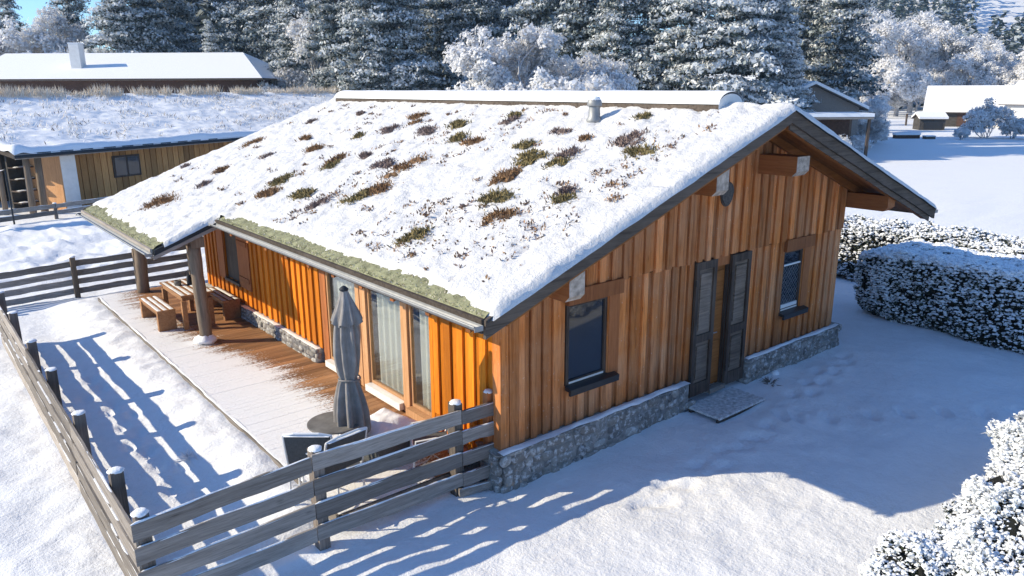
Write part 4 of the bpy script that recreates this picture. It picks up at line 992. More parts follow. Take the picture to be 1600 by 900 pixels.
def hedge(name, label, x0, x1, y0, y1, z0, z1, dens, seed, rime=.35, twigs=0, rnd=5, leaf=.055, tuft=.04, snowtop=.85, snowside=.45, bulge=.12, cat='hedge', wob=.10, topslope=None, gapb=.12, top_thick=1.):
    rng = np.random.default_rng(seed); root = thing(name, label, cat, (0, 0, 0))
    c = np.array([(x0 + x1) / 2, (y0 + y1) / 2, (z0 + z1) / 2]); hs = np.array([(x1 - x0) / 2, (y1 - y0) / 2, (z1 - z0) / 2])
    area = 8 * (hs[0] * hs[1] + hs[1] * hs[2] + hs[0] * hs[2]); n = int(area * dens)
    aw = np.array([hs[1] * hs[2], hs[0] * hs[2], hs[0] * hs[1]]); ax = rng.choice(3, n, p=aw / aw.sum()); sg = np.where(rng.random(n) < .5, -1, 1.)
    q = rng.uniform(-1, 1, (n, 3)); q[np.arange(n), ax] = sg
    keep = ~((ax == 2) & (sg < 0)); q = q[keep]; ax = ax[keep]; n = len(q)
    def shape(q, dep):
        nrm = np.zeros_like(q); 
        p = np.abs(q) ** rnd; e = unit(np.sign(q) * np.abs(q) ** (rnd - 1) / hs); r = (p.sum(1)) ** (-1. / rnd)
        s = q * np.minimum(1, r * 1.04)[:, None]
        w = c + s * hs
        nz = fbm(w[:, 0] * 1.3 + w[:, 2] * .9, w[:, 1] * 1.3 - w[:, 2] * .7, 3, seed) * wob + fbm(w[:, 0] * 4 + w[:, 2] * 3.1, w[:, 1] * 4 - w[:, 2] * 2.3, 3, seed + 3) * wob * .8
        w = w + e * (nz - dep)[:, None]
        if topslope is not None: w[:, 2] = z0 + (w[:, 2] - z0) * topslope(w[:, 0], w[:, 1])
        return w, e
    dep = rng.exponential(.05, n); w, e = shape(q, dep)
    # dark inner body
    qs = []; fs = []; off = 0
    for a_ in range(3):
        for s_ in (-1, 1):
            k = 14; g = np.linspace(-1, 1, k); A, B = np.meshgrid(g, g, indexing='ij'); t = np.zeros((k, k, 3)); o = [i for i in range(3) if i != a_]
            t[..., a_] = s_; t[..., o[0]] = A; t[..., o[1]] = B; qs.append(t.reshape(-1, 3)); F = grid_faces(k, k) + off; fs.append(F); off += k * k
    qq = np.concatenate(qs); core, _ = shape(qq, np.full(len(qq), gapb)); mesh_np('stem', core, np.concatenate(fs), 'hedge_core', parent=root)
    # leaves
    d = unit(e * .5 + rng.normal(0, .6, (n, 3)) + np.array([0, 0, -.15])); ln = leaf * rng.uniform(.6, 1.4, n)
    W = unit(np.cross(d, rng.normal(size=(n, 3)))) * (ln * .38)[:, None]
    V, F = cards(w - d * ln[:, None] * .4, d * ln[:, None], W, None)
    ri = (rng.random(n) < rime * (.5 + .8 * (fbm(w[:, 0] * 2 + w[:, 2], w[:, 1] * 2 - w[:, 2], 2, seed) > -.1))).astype(int)
    mesh_np('foliage', V, F, ['hedge_leaf', 'frost'], ri, rng.random(n), root)
    if twigs:
        k = rng.integers(0, n, twigs); d = unit(e[k] + rng.normal(0, .5, (twigs, 3)) + np.array([0, 0, .3])) * rng.uniform(.03, .12, (twigs, 1)); W = unit(np.cross(d, rng.normal(size=d.shape))) * rng.uniform(.003, .008, (twigs, 1))
        V, F = cards(w[k] - d * .2, d, W, None); mesh_np('twig', V, F, 'twig_frost', None, rng.random(twigs), root)['kind'] = 'stuff'
    # snow lumps on the leaves, in ledges on the sides and close together on top
    up = np.clip(e[:, 2], 0, 1); band = fbm(w[:, 0] * 3 + w[:, 1] * 3, w[:, 2] * 9, 3, seed + 9)
    pr = np.where(up > .55, snowtop, snowside * (.55 + .9 * (band > -.05)) * (.35 + .65 * sstep(z0, z0 + .45 * (z1 - z0), w[:, 2])))
    k = rng.random(n) < pr; Rr = tuft * rng.uniform(.45, 1.25, k.sum()) * np.where(up[k] > .55, top_thick, 1.)
    V, F = puffs(w[k] + e[k] * .012 + np.array([0, 0, .012]), Rr, rng)
    mesh_np('snow', V, F, 'tuft_snow', None, rng.random(len(F)), root)
    return root

hedge('clipped_hedge', 'broad clipped hedge with snow tufts beside the gable, standing in the chalet shade', 10.25, 12.0, -6.5, .78, -.55, 1.02, 900, 21, leaf=.07, tuft=.042, snowtop=.96, snowside=.52, top_thick=1.4, rime=.28, twigs=2500)
hedge('clipped_hedge', 'hedge along the snowy field behind the broad clipped hedge', 13.2, 14.6, -6, 4.6, -.55, .93, 560, 22, leaf=.075, tuft=.045, snowtop=.85, snowside=.6, wob=.16, rime=.4, twigs=1500)
hedge('snowy_bush', 'loose snow-laden bush filling the lower right corner of the photo', 0., 6.8, -6.6, -4.32, -.6, .97, 2100, 23, leaf=.05, tuft=.023, snowtop=.9, snowside=.8, rime=.9, twigs=22000, rnd=4, wob=.34, cat='bush', topslope=lambda x, y: .62 + .42 * sstep(.2, 4.2, x), gapb=.07)

# ------------------------------------------------------------------ sedum on the roof
def sedum(x, y, lx, ly, mat, seed, n=130, hgt=.08):
    """a ragged patch: a few low cushions and the stems and leaves that stand out of them"""
    rng = np.random.default_rng(seed); Vs, Fs, Ts = [], [], []; off = 0
    m = int(np.clip(2 + 130 * lx * ly, 3, 9)); ang = rng.uniform(0, 6.283, m); rr_ = np.sqrt(rng.random(m)) * .72
    cx_ = rr_ * np.cos(ang) * lx; cy_ = rr_ * np.sin(ang) * ly; cx_[0] = cy_[0] = 0; rad = rng.uniform(.28, .55, m) * min(lx, ly) * 1.15; rad[0] = min(lx, ly) * .62; rad = np.minimum(np.maximum(rad, (np.hypot(cx_, cy_) - rad[0]) * 1.5 + .01), .5 * (lx + ly) * .6)
    for a, b, r in zip(cx_, cy_, rad):
        nt, nr = 14, 4; th, q = np.meshgrid(np.linspace(0, 2 * math.pi, nt), np.linspace(0, 1, nr), indexing='ij')
        R_ = q * (.75 + .6 * fbm(np.cos(th) * 1.9 + a * 40, np.sin(th) * 1.9 + b * 40, 3, seed)); R_[-1] = R_[0]
        mx, my = a + R_ * np.cos(th) * r, b + R_ * np.sin(th) * r; mz = SL * mx - .025 + min(.02 + .35 * r, .055) * (1 - q ** 2.5) * (1 + .6 * fbm(mx * 40, my * 40, 2, 5))
        Vs.append(np.stack([mx, my, mz], -1).reshape(-1, 3)); f = grid_faces(nt, nr)[:, ::-1]; Fs.append(f + off); off += nt * nr; Ts.append(rng.random(len(f)) * .6)
    k = rng.integers(0, m, n); g = rng.normal(0, .62, (n, 2)) * rad[k][:, None]; px = cx_[k] + g[:, 0]; py = cy_[k] + g[:, 1]
    base = np.stack([px, py, SL * px - .012 + .018 * np.clip(1 - (g ** 2).sum(1) / rad[k] ** 2, 0, 1)], -1)
    d = rng.normal(0, .6, (n, 3)); d[:, 2] = rng.uniform(.3, 1.1, n); d = unit(d) * (hgt * rng.uniform(.5, 1.35, n))[:, None]
    W = unit(np.cross(d, rng.normal(size=(n, 3)))) * (rng.uniform(.005, .014, n))[:, None]
    V, F = cards(base, d, W, None); Vs.append(V); Fs.append(F + off); Ts.append(rng.random(n))
    o = mesh_np('sedum_clump', np.concatenate(Vs), np.concatenate(Fs), mat, None, np.concatenate(Ts))
    o.location = (x, y, float(P(x)) + .016)
    return o
CL = [  # x, y, half length across the slope, along the ridge, material, label
 (-.99, 9.97, .26, .30, 'sedum_brown', 'wide brown sedum clump lowest on the porch end of the roof'),
 (.20, 12.25, .08, .10, 'sedum_purple', 'tiny dull sedum sprig beside the far roof edge, lower one'),
 (.36, 10.3, .11, .13, 'sedum_brown', 'small brown sedum clump up-slope of the wide one on the porch end'),
 (1.62, 11.6, .22, .12, 'sedum_brown', 'narrow brown sedum clump stretched up the slope close to the far roof edge'),
 (.02, 6.89, .16, .20, 'sedum_brown', 'brown sedum clump near the porch corner, left of the olive one'),
 (.49, 7.31, .15, .19, 'sedum_olive', 'olive brown sedum clump just up-slope of the porch corner'),
 (.17, 5.82, .14, .24, 'sedum_olive', 'olive sedum mat low on the roof above the long sided wall'),
 (1.70, 8.44, .12, .16, 'sedum_brown', 'brown sedum clump above the porch, part of a loose pair'),
 (1.45, 6.92, .13, .15, 'sedum_brown', 'upper brown sedum clump of a slanting pair on the left half'),
 (1.2, 6.65, .12, .14, 'sedum_olive', 'lower olive sedum clump of a slanting pair on the left half'),
 (2.91, 11.1, .09, .12, 'sedum_purple', 'tiny dark sedum sprig high on the far end of the roof'),
 (2.42, 7.79, .10, .17, 'sedum_olive', 'flat olive sedum streak on the upper left half of the roof'),
 (2.81, 7.13, .12, .28, 'sedum_purple', 'long purple brown heather streak below the left half of the ridge cap'),
 (1.54, 5.24, .13, .17, 'sedum_purple', 'rounded purple brown clump in the middle of the roof, left of a rusty one'),
 (1.52, 4.55, .30, .15, 'sedum_brown', 'rusty brown sedum clump stretched down-slope in the middle of the roof'),
 (1.72, 6.27, .07, .11, 'sedum_purple', 'tiny purple sprig left of the middle clumps'),
 (.43, 4.28, .17, .14, 'sedum_olive', 'lower left clump of a pair above the wide glass doors'),
 (.74, 4.08, .18, .18, 'sedum_brown', 'upper right clump of a pair above the wide glass doors'),
 (-.08, 1.76, .13, .18, 'sedum_olive', 'olive sedum clump nearest the eave above the glass doors'),
 (3.52, 7.14, .13, .20, 'sedum_brown', 'upper brown clump of the pair right under the ridge cap'),
 (2.88, 5.87, .12, .22, 'sedum_purple', 'purple brown streak a step below the pair under the ridge cap'),
 (3.2, 6.8, .08, .14, 'sedum_brown', 'lower clump of the pair right under the ridge cap'),
 (3.28, 5.31, .13, .18, 'sedum_olive', 'olive sedum clump with a sprig on its right, upper middle of the roof'),
 (2.66, 4.62, .16, .16, 'sedum_olive', 'olive clump with a trailing tail, middle of the upper roof'),
 (2.62, 4.0, .08, .22, 'sedum_brown', 'thin trailing brown sprigs right of the olive clump, middle of the upper roof'),
 (3.74, 4.22, .10, .13, 'sedum_olive', 'olive upper half of the double clump left of the flue pipe'),
 (3.5, 4.1, .10, .15, 'sedum_purple', 'purple lower half of the double clump left of the flue pipe'),
 (2.26, 2.13, .16, .20, 'sedum_olive', 'lower olive brown clump of two in line below the flue pipe'),
 (2.67, 2.71, .12, .15, 'sedum_olive', 'upper olive clump of two in line below the flue pipe'),
 (1.66, 1.96, .17, .17, 'sedum_brown', 'round brown sedum clump in the right middle of the roof'),
 (1.02, 1.42, .20, .22, 'sedum_olive', 'large yellow olive sedum clump, upper half of the big double patch'),
 (.72, .90, .17, .17, 'sedum_brown', 'large brown sedum clump, lower half of the big double patch'),
 (3.19, 2.45, .08, .13, 'sedum_purple', 'small purple clump left below the flue pipe'),
 (2.48, 1.58, .12, .15, 'sedum_purple', 'purple half of the small pair below the flue pipe'),
 (2.22, 1.34, .10, .16, 'sedum_olive', 'olive half of the small pair below the flue pipe'),
 (3.03, 1.66, .07, .13, 'sedum_brown', 'small brown sprig straight below the flue pipe'),
 (3.07, .82, .14, .28, 'sedum_purple', 'long purple heather mat right of the flue pipe'),
 (2.70, .45, .10, .28, 'sedum_olive', 'long yellow olive mat just below the purple heather mat'),
 (3.83, 1.32, .08, .15, 'sedum_olive', 'small olive clump beside the flue pipe on its right'),
 (1.26, .36, .10, .15, 'sedum_olive', 'small olive clump close to the snowy verge'),
 (1.52, .55, .07, .10, 'sedum_purple', 'tiny purple sprig up-slope of the small olive clump by the verge'),
 (.1, 4.9, .09, .13, 'sedum_purple', 'small dull sprig between the low olive mat and the pair above the doors'),
 (-.2, 9.7, .08, .12, 'sedum_purple', 'tiny sprig above the wide clump on the porch end'),
 (3.5, 9.6, .07, .14, 'sedum_purple', 'faint sprig high on the roof near the far end of the ridge cap'),
 (1.2, 9.6, .08, .12, 'sedum_purple', 'dull sprig in the upper part of the porch end'),
 (2.1, 9.7, .09, .12, 'sedum_brown', 'small brown sprig high above the porch'),
]
for i, (x, y, lx, ly, m, lab) in enumerate(CL):
    o = sedum(x, y, lx * 1.75, ly * 1.35, m, 300 + i, int(220 + 9500 * lx * ly)); tag(o, lab, 'roof plant', 'sedum clumps showing through the roof snow')
# countless tiny sprigs poking through
rng = np.random.default_rng(5); n = 15000
px = rng.uniform(-.6, 4.1, n); py = rng.uniform(-.5, 12.3, n)
den = fbm(px * .8, py * .8, 3, 101) + .9 * np.exp(-((py - (.25 + .1 * np.sin(px * 2))) / .35) ** 2) * (px > 1) + .35 * np.exp(-((py - 1.2) / 1.5) ** 2) * (px < 1)
cl2 = fbm(px * 7, py * 7, 2, 103)
k = (den > .30) & (cl2 > .12); px, py = px[k], py[k]
tx, ty = rng.uniform(-.5, 4.0, 120), rng.uniform(-.4, 12.2, 120); tn = rng.integers(5, 36, 120); sp_ = rng.uniform(.02, .06, 120)
px = np.concatenate([px, np.repeat(tx, tn) + rng.normal(0, 1, tn.sum()) * np.repeat(sp_, tn)]); py = np.concatenate([py, np.repeat(ty, tn) + rng.normal(0, 1.3, tn.sum()) * np.repeat(sp_, tn)]); n = len(px)
base = np.stack([px, py, P(px) + .012], -1); d = rng.normal(0, .5, (n, 3)); d[:, 2] = rng.uniform(.3, 1, n); d = unit(d) * rng.uniform(.03, .075, (n, 1))
W = unit(np.cross(d, rng.normal(size=(n, 3)))) * rng.uniform(.007, .018, (n, 1)); V, F = cards(base, d, W, None)
tag(mesh_np('roof_sprigs', V, F, ['sedum_brown', 'sedum_purple'], rng.integers(0, 2, n), rng.random(n)), 'scattered tiny brown sprigs poking through the roof snow', 'roof plants', kind='stuff')

# tussock in the yard, stone by the wall, frosted grass
def tussock(x, y, r, n, seed, mat, h, label, cat, nm):
    rng = np.random.default_rng(seed); a = rng.normal(0, r * .5, (n, 2)); base = np.stack([a[:, 0], a[:, 1], np.zeros(n)], -1)
    d = np.concatenate([a * 2.0 + rng.normal(0, .05, (n, 2)), rng.uniform(.5, 1, (n, 1)) * h], 1); W = unit(np.cross(d, rng.normal(size=(n, 3)))) * .008
    V, F = cards(base, d, W, None); o = mesh_np(nm, V, F, mat, None, rng.random(n)); o.location = (x, y, float(ground_z(x, y)) - .01); return tag(o, label, cat)
tussock(-2.83, 3.1, .05, 110, 4, ['twig_frost', 'twig_brown'], .07, 'small frosted grass tussock in the middle of the snowy yard', 'plant', 'grass_tussock')
tussock(5.35, -.38, .06, 60, 6, ['twig_brown'], .06, 'dry twiggy tuft in the snow beside the chalet plinth right of the entrance', 'plant', 'dry_tuft')
mb = MB(); mb.lathe([(.10, -.05), (.12, .0), (.10, .06), (.05, .10), (.01, .11)], (0, 0, 0), 9)
o = mb.build('white_stone', 'snow', None, True); o.location = (5.75, -.22, float(ground_z(5.75, -.22))); o.scale = (.8, .5, .55); tag(o, 'pale stone leaning at the foot of the plinth', 'stone')

# ------------------------------------------------------------------ neighbours
def at(px, py, D):
    """a point D metres deep along the view at photo pixel (px, py): used to read positions off the photo"""
    d = fw + rr * ((px - 800) / 1180.94) - uu * ((py - 450) / 1180.94)
    return CAM + d * D
# A: long low sod-roofed house with log posts
A = thing('sod_roof_house', 'long low house with thick snowy sod roof and log posts behind the yard', 'house', (-1.5, 27.4, 0), math.radians(25))
ez, sl_, dep, LA = 1.92, .20, 9.9, 36
mb = MB(); mb.hexa([(0, 0, ez - .16), (LA, 0, ez - .16), (LA, dep, ez - .16 + sl_ * dep), (0, dep, ez - .16 + sl_ * dep)], [(0, 0, ez + .02), (LA, 0, ez + .02), (LA, dep, ez + .02 + sl_ * dep), (0, dep, ez + .02 + sl_ * dep)], 0)
mb.hexa([(0, dep, ez - .16 + sl_ * dep), (LA, dep, ez - .16 + sl_ * dep), (LA, 2 * dep, ez - .2), (0, 2 * dep, ez - .2)], [(0, dep + .01, ez + .02 + sl_ * dep), (LA, dep + .01, ez + .02 + sl_ * dep), (LA, 2 * dep, ez - .02), (0, 2 * dep, ez - .02)], 0)
ra = mb.build('roof', 'wood_barge', A)
nu, nv = 400, 110; u, v = np.meshgrid(np.linspace(-.05, LA + .05, nu), np.linspace(-.05, dep, nv), indexing='ij')
dd_ = np.minimum(np.minimum(u + .05, LA + .05 - u), v + .05); h = (.13 + .09 * fbm(u * .8, v * .8, 4, 121) + .05 * fbm(u * 2.6, v * 2.6, 4, 125) * sstep(.5, 1.3, v)) * roundp(dd_, .3) + .10 * np.exp(-((v - .28) / .2) ** 2) * roundp(v + .05, .1) + .08 * np.exp(-((u - .3) / .25) ** 2)
mesh_np('snow', np.stack([u, v, ez + .02 + sl_ * np.maximum(v, 0) + h - .02], -1).reshape(-1, 3), grid_faces(nu, nv), 'snow', parent=ra, smooth=True)
gb = MB(); gb.tube([(-.1, -.08, ez - .07), (LA, -.08, ez - .07)], .06, 8); gb.build('gutter', 'dark_metal', ra)
fb = MB(); fb.box(-.02, LA, -.03, -.002, ez - .17, ez + .04, 0, .9); fb.build('fascia', 'wood_grey', ra)
for k in range(10):
    sb = MB(); x = .75 + k * .95 + random.uniform(-.1, .1); sb.box(x, x + .55, -.045, -.031, ez - .02, ez + .045); sb.build('snow_guard', 'dark_metal', ra)
wb = MB(); wb.box(2.76, LA - .4, 1.25, 1.4, -.7, ez + .3, 0, .6)
for x in np.arange(2.77, LA - .5, .32): wb.box(x, x + .28, 1.205, 1.249, -.6, ez + .28, 0)
wa = wb.build('wall', 'wood_tan', A)
sw = MB(); sw.box(.3, LA - .4, 5.5, 5.7, -.7, ez + 1.2); sw.build('wall', 'barn_wall', A)
cw = MB(); cw.box(2.1, 2.75, .55, 1.4, -.7, ez + .12); cw.build('wall', 'plaster', A)
ow = MB(); ow.box(2.05, 2.098, .56, 2.8, -.7, ez + .2, 0, .9); ow.build('wall', 'wood_door', A)
w = MB(); w.box(4.9, 6.3, 1.16, 1.204, .5, 1.45, 0, .4); wn = w.build('window', 'wood_dark', A); g = MB(); g.box(5.0, 5.55, 1.145, 1.158, .58, 1.37); g.box(5.65, 6.2, 1.145, 1.158, .58, 1.37); g.build('pane', 'glass', wn)
for x, y, r in ((.85, .75, .13), (1.45, .95, .14), (.3, 1.6, .10)):
    mb = MB(); mb.tube([(x - .05, y, -.8), (x - .02, y + .02, .5), (x, y, ez + .1)], [r, r * .95, r * .9], 12); mb.build('log_post', 'wood_log', A, True)
SH = thing('storage_shelf', 'dark open shelving with snowy ledges behind the log posts of the neighbouring house', 'shelf', (-.6, 30.0, 0), math.radians(25))
mb = MB(); mb.box(-.6, 1.9, .8, .9, -.6, 1.7); mb.build('back_panel', 'barn_wall', SH)
for k in range(4):
    mb = MB(); mb.box(-.6, 1.9, .25, .8, -.25 + k * .48, -.20 + k * .48); s_ = mb.build('shelf', 'wood_dark', SH); snow_ledge('snow', (-.6, .5, -.2 + k * .48), (1.9, .5, -.2 + k * .48), (0, -1, 0), .24, .04, s_)
# frosted grass on A's ridge
rng = np.random.default_rng(9); n = 8000; ux = rng.uniform(.2, LA - 1.5, n); ux = ux[fbm(ux * .8, ux * 0, 3, 7) > -.35]; n = len(ux); vy = dep - .35 + rng.normal(0, .22, n)
base = np.stack([ux, vy, ez + .1 + sl_ * np.minimum(vy, dep)], -1); d = rng.normal(0, .14, (n, 3)); d[:, 2] = rng.uniform(.2, .72, n) * (.5 + .6 * vnoise(ux * 1.7, ux * 0, 3))
W = unit(np.cross(d, rng.normal(size=(n, 3)))) * .014; V, F = cards(base, d, W, None)
o = mesh_np('ridge_grass', V, F, 'dry_grass', None, rng.random(n)); o.location = A.location; o.rotation_euler = A.rotation_euler; tag(o, 'frosted dry grass standing along the ridge of the sod-roofed house', 'grass', kind='stuff')
rng = np.random.default_rng(19); n = 14000; ux = rng.uniform(.3, LA - .5, n); vy = rng.uniform(.6, dep - .4, n); k = fbm(ux * 1.1, vy * 1.1, 3, 133) > .05; ux, vy = ux[k], vy[k]; n = len(ux)
base = np.stack([ux, vy, ez + .10 + sl_ * vy], -1); d = rng.normal(0, .12, (n, 3)); d[:, 2] = rng.uniform(.08, .28, n); W = unit(np.cross(d, rng.normal(size=(n, 3)))) * .02; V, F = cards(base, d, W, None)
o = mesh_np('roof_grass', V, F, ['twig_frost', 'dry_grass', 'sedum_purple'], rng.choice(3, n, p=[.62, .30, .08]), rng.random(n)); o.location = A.location; o.rotation_euler = A.rotation_euler; tag(o, 'short rimed grass over the slope of the sod-roofed house', 'grass', kind='stuff')
aw = thing('white_awning', 'corner of a white cloth awning stretched beside the neighbouring log posts', 'awning', (-3.2, 25.3, 0))
n = 12; u, v = np.meshgrid(np.linspace(0, 1, n), np.linspace(0, 1, n), indexing='ij'); Xa = -1.6 + 2.7 * u; Ya = v * 1.6 * (1 - u); Za = 1.25 + .35 * u - .25 * np.sin(u * 3.1) * .6 + .45 * v * (1 - u)
mesh_np('cloth', np.stack([Xa, Ya, Za], -1).reshape(-1, 3), grid_faces(n, n), 'white_cloth', parent=aw, smooth=True)
mb = MB(); mb.tube([(-1.6, 0, -.8), (-1.6, 0, 1.3)], .04, 8); mb.build('pole', 'dark_metal', aw); mb = MB(); mb.tube([(1.1, 0, -.8), (1.1, 0, 1.62)], .03, 8); mb.build('pole', 'dark_metal', aw)
nf = thing('low_rail_fence', 'low two-rail fence in the snow in front of the neighbouring log-post house', 'fence', (0, 0, 0))
for z in (.02, -.22): rail(nf, (-5.5, 25.6, z - .1), (-.6, 26.4, z), .16, .05, 'wood_grey', .03); rail(nf, (-.58, 26.4, z), (3.2, 27.6, z + .04), .16, .05, 'wood_grey', .03)
for x, y in ((-3.6, 26.0), (-.6, 26.5), (2.0, 27.3)): post(nf, x, y, -.8, .12, .06, .04)

# B: taller house with chimney further back
def house_B():
    B = thing('chimney_house', 'house with smooth snowy roof and white chimney behind the sod-roofed house', 'house', (0, 0, 0))
    D = 63; a = at(-60, 123, D); b = at(410, 125, D); dv = (b - a); dv.z = 0; L = dv.length; dv.normalize(); n = Vector((dv.y, -dv.x, 0)); 
    if n.dot(fw) < 0: n = -n
    ez = 5.15; o = Vector((a.x, a.y, 0))
    pt = lambda u, v, z: o + dv * u + n * v + Vector((0, 0, z))
    w, rise = 7.0, 2.35
    mb = MB()
    th = .12
    def sl(u0, u1, e0, e1):   # front slope with hip at right
        pass
    top = [pt(-.5, 0, ez), pt(L, 0, ez), pt(L - 3.8, w, ez + rise), pt(-.5, w, ez + rise)]; back = [pt(-.5, 2 * w, ez), pt(L, 2 * w, ez)]
    mb.quad(top); mb.quad([top[1], back[1], top[2]]); mb.quad([back[1], back[0], top[3], top[2]])
    lo = [p - Vector((0, 0, .14)) for p in (top[0], top[1], back[1], back[0])]
    mb.quad(lo[::-1]); mb.quad([lo[0], lo[1], top[1], top[0]], 1); mb.quad([lo[1], lo[2], back[1], top[1]], 1); mb.quad([lo[2], lo[3], back[0], back[1]], 1); mb.quad([lo[3], lo[0], top[0], top[3], back[0]], 1)
    r = mb.build('roof', ['snow_smooth', 'wood_barge'], B)
    wl = MB()
    q = [pt(0, .6, -1), pt(L - .6, .6, -1), pt(L - .6, 2 * w - .6, -1), pt(0, 2 * w - .6, -1)]; t = [Vector((p.x, p.y, ez - .145)) for p in q]; wl.hexa(q, t, 0, .5); wl.build('wall', 'brick', B)
    c = at(122, 97, D + 2.6); cz = 6.0; ch = MB(); ux, uy = dv * .44, n * .42
    ch.obox((c.x, c.y, cz + .95), ux, uy, (0, 0, 1.15), 0); ch.build('chimney', 'plaster', r)
    s = MB(); s.obox((c.x, c.y, cz + 2.14), ux * 1.05, uy * 1.05, (0, 0, .035)); s.build('snow', 'snow', r)
house_B()

# barn, white house, hut, shed on the right
def gable_house(name, label, cat, c, ax, L, W, wall_h, rise, over, wallmat, roofmat='snow_smooth', zb=-.6, th=.22):
    h = thing(name, label, cat, c, ax)
    wl = MB(); 
    wl.hexa([(-L / 2, -W / 2, 0), (L / 2, -W / 2, 0), (L / 2, W / 2, 0), (-L / 2, W / 2, 0)], [(-L / 2, -W / 2, wall_h), (L / 2, -W / 2, wall_h), (L / 2, W / 2, wall_h), (-L / 2, W / 2, wall_h)], 0, .5)
    for x in (-L / 2, L / 2): wl.quad([(x, -W / 2, wall_h), (x, W / 2, wall_h), (x, 0, wall_h + rise)], 0, .5)
    wl.build('wall', wallmat, h)
    r = MB(); k = rise / (W / 2); e = W / 2 + over; xl = L / 2 + over
    for s in (-1, 1):
        b = [(-xl, s * e, wall_h - k * over), (xl, s * e, wall_h - k * over), (xl, 0, wall_h + rise), (-xl, 0, wall_h + rise)]
        if s > 0: b = b[::-1]
        r.hexa(b, [(x, y, z + .10) for x, y, z in b], 0, .5)
    ro_ = r.build('roof', 'wood_barge', h)
    sn = MB()
    for s in (-1, 1):
        b = [(-xl, s * (e + .03), wall_h - k * over + .102), (xl, s * (e + .03), wall_h - k * over + .102), (xl, 0, wall_h + rise + .102), (-xl, 0, wall_h + rise + .102)]
        if s > 0: b = b[::-1]
        sn.hexa(b, [(x, y, z + th) for x, y, z in b], 0, .5)
    sn.build('snow', roofmat, ro_)
    return h
GZ = -.55
def gpos(px, D, z=GZ):
    p = at(px, 300, D); k = (p - CAM); return (CAM.x + k.x, CAM.y + k.y, z)
cam_ax = math.atan2(rr.y, rr.x)
barn = gable_house('field_barn', 'barn with smooth white roof, dark wall and small red door across the field', 'barn', gpos(1545, 95), cam_ax + math.radians(-30), 15.5, 8, 2.0, 2.5, .6, 'barn_wall')
d_ = MB(); d_.box(-4.6, -3.2, -4.10, -4.02, .1, 1.7, 0, .5); d_.build('door', 'brick', barn)
d_ = MB(); d_.box(-3.1, 7.0, -4.12, -4.02, -.2, 1.5, 0, .5); d_.build('wall', 'plaster', barn)
wh = gable_house('white_house', 'white house with dark little window at the right edge beyond the field', 'house', gpos(1640, 88), cam_ax + math.radians(-52), 9, 9, 2.9, 2.2, .5, 'plaster')
for x_, s_ in ((-2.2, -1), (1.5, -1)):
    d_ = MB(); d_.box(x_, x_ + .8, -4.57, -4.5, 1.2, 2.2); wf = d_.build('window', 'wood_dark', wh); d_ = MB(); d_.box(x_ + .08, x_ + .72, -4.59, -4.572, 1.28, 2.12); d_.build('pane', 'glass', wf)
d_ = MB(); d_.box(-4.57, -4.5, -.9, -.1, 1.3, 2.3); wf = d_.build('window', 'wood_dark', wh); d_ = MB(); d_.box(-4.59, -4.572, -.82, -.18, 1.38, 2.22); d_.build('pane', 'glass', wf)
hut = gable_house('timber_hut', 'timber hut with steep snowy roof slope behind the chalet peak', 'hut', gpos(1240, 61), cam_ax + math.radians(84), 6, 6.8, 3.3, 1.6, .5, 'wood_grey')
d_ = MB(); d_.box(-3.07, -3.01, -1.6, -.6, 1.7, 2.9); wf = d_.build('window', 'black', hut)
cp = thing('carport', 'flat snow-covered carport in front of the timber hut', 'carport', gpos(1290, 52), cam_ax)
d_ = MB(); d_.box(-2.4, 2.0, -1.6, 1.6, 2.75, 2.90, 0, .6); cr = d_.build('roof', 'wood_grey', cp); d_ = MB(); d_.box(-2.42, 2.02, -1.62, 1.62, 2.902, 3.12); d_.build('snow', 'snow_smooth', cr)
for x_ in (-2.2, 1.8):
    for y_ in (-1.4, 1.4): d_ = MB(); d_.box(x_ - .08, x_ + .08, y_ - .08, y_ + .08, -.2, 2.75); d_.build('post', 'wood_dark', cp)
d_ = MB(); d_.box(-2.1, 1.7, 1.3, 1.4, -.2, 2.7, 0, .5); d_.build('wall', 'brick', cp)
shed = gable_house('lean_shed', 'little dark open shed beside the barn, roofed with snow', 'shed', gpos(1437, 88), cam_ax + math.radians(-12), 2.6, 2.6, 1.2, .45, .2, 'barn_wall')
d_ = MB(); d_.box(-.9, .9, -1.36, -1.31, 0, 1.0); d_.build('door', 'black', shed)
tr_ = thing('log_trough', 'long low wooden trough with snow on top out in the field', 'trough', gpos(1405, 72), cam_ax)
d_ = MB(); d_.box(-1.1, 1.1, -.35, .35, 0, .40, 0, .5); d_.build('body', 'brick', tr_); d_ = MB(); d_.box(-1.15, 1.15, -.38, .38, .402, .55); d_.build('snow', 'snow', tr_)
tr_ = thing('log_trough', 'short dark block sticking out of the field snow beside the long trough', 'trough', gpos(1440, 71), cam_ax)
d_ = MB(); d_.box(-.45, .45, -.3, .3, 0, .32, 0, .5); d_.build('body', 'wood_dark', tr_); d_ = MB(); d_.box(-.47, .47, -.32, .32, .322, .40); d_.build('snow', 'snow', tr_)
pf = thing('paddock_fence', 'thin post and wire fence along the far side of the field', 'fence', (0, 0, 0))
for px in (1298, 1328, 1360, 1402, 1425): p = gpos(px, 97); d_ = MB(); d_.box(p[0] - .09, p[0] + .09, p[1] - .09, p[1] + .09, -.8, .9); d_.build('post', 'wood_dark', pf)
d_ = MB()
for z in (.35, .75): d_.tube([gpos(1285, 97, z), gpos(1430, 97, z)], .02, 4)
d_.build('wire', 'metal', pf)

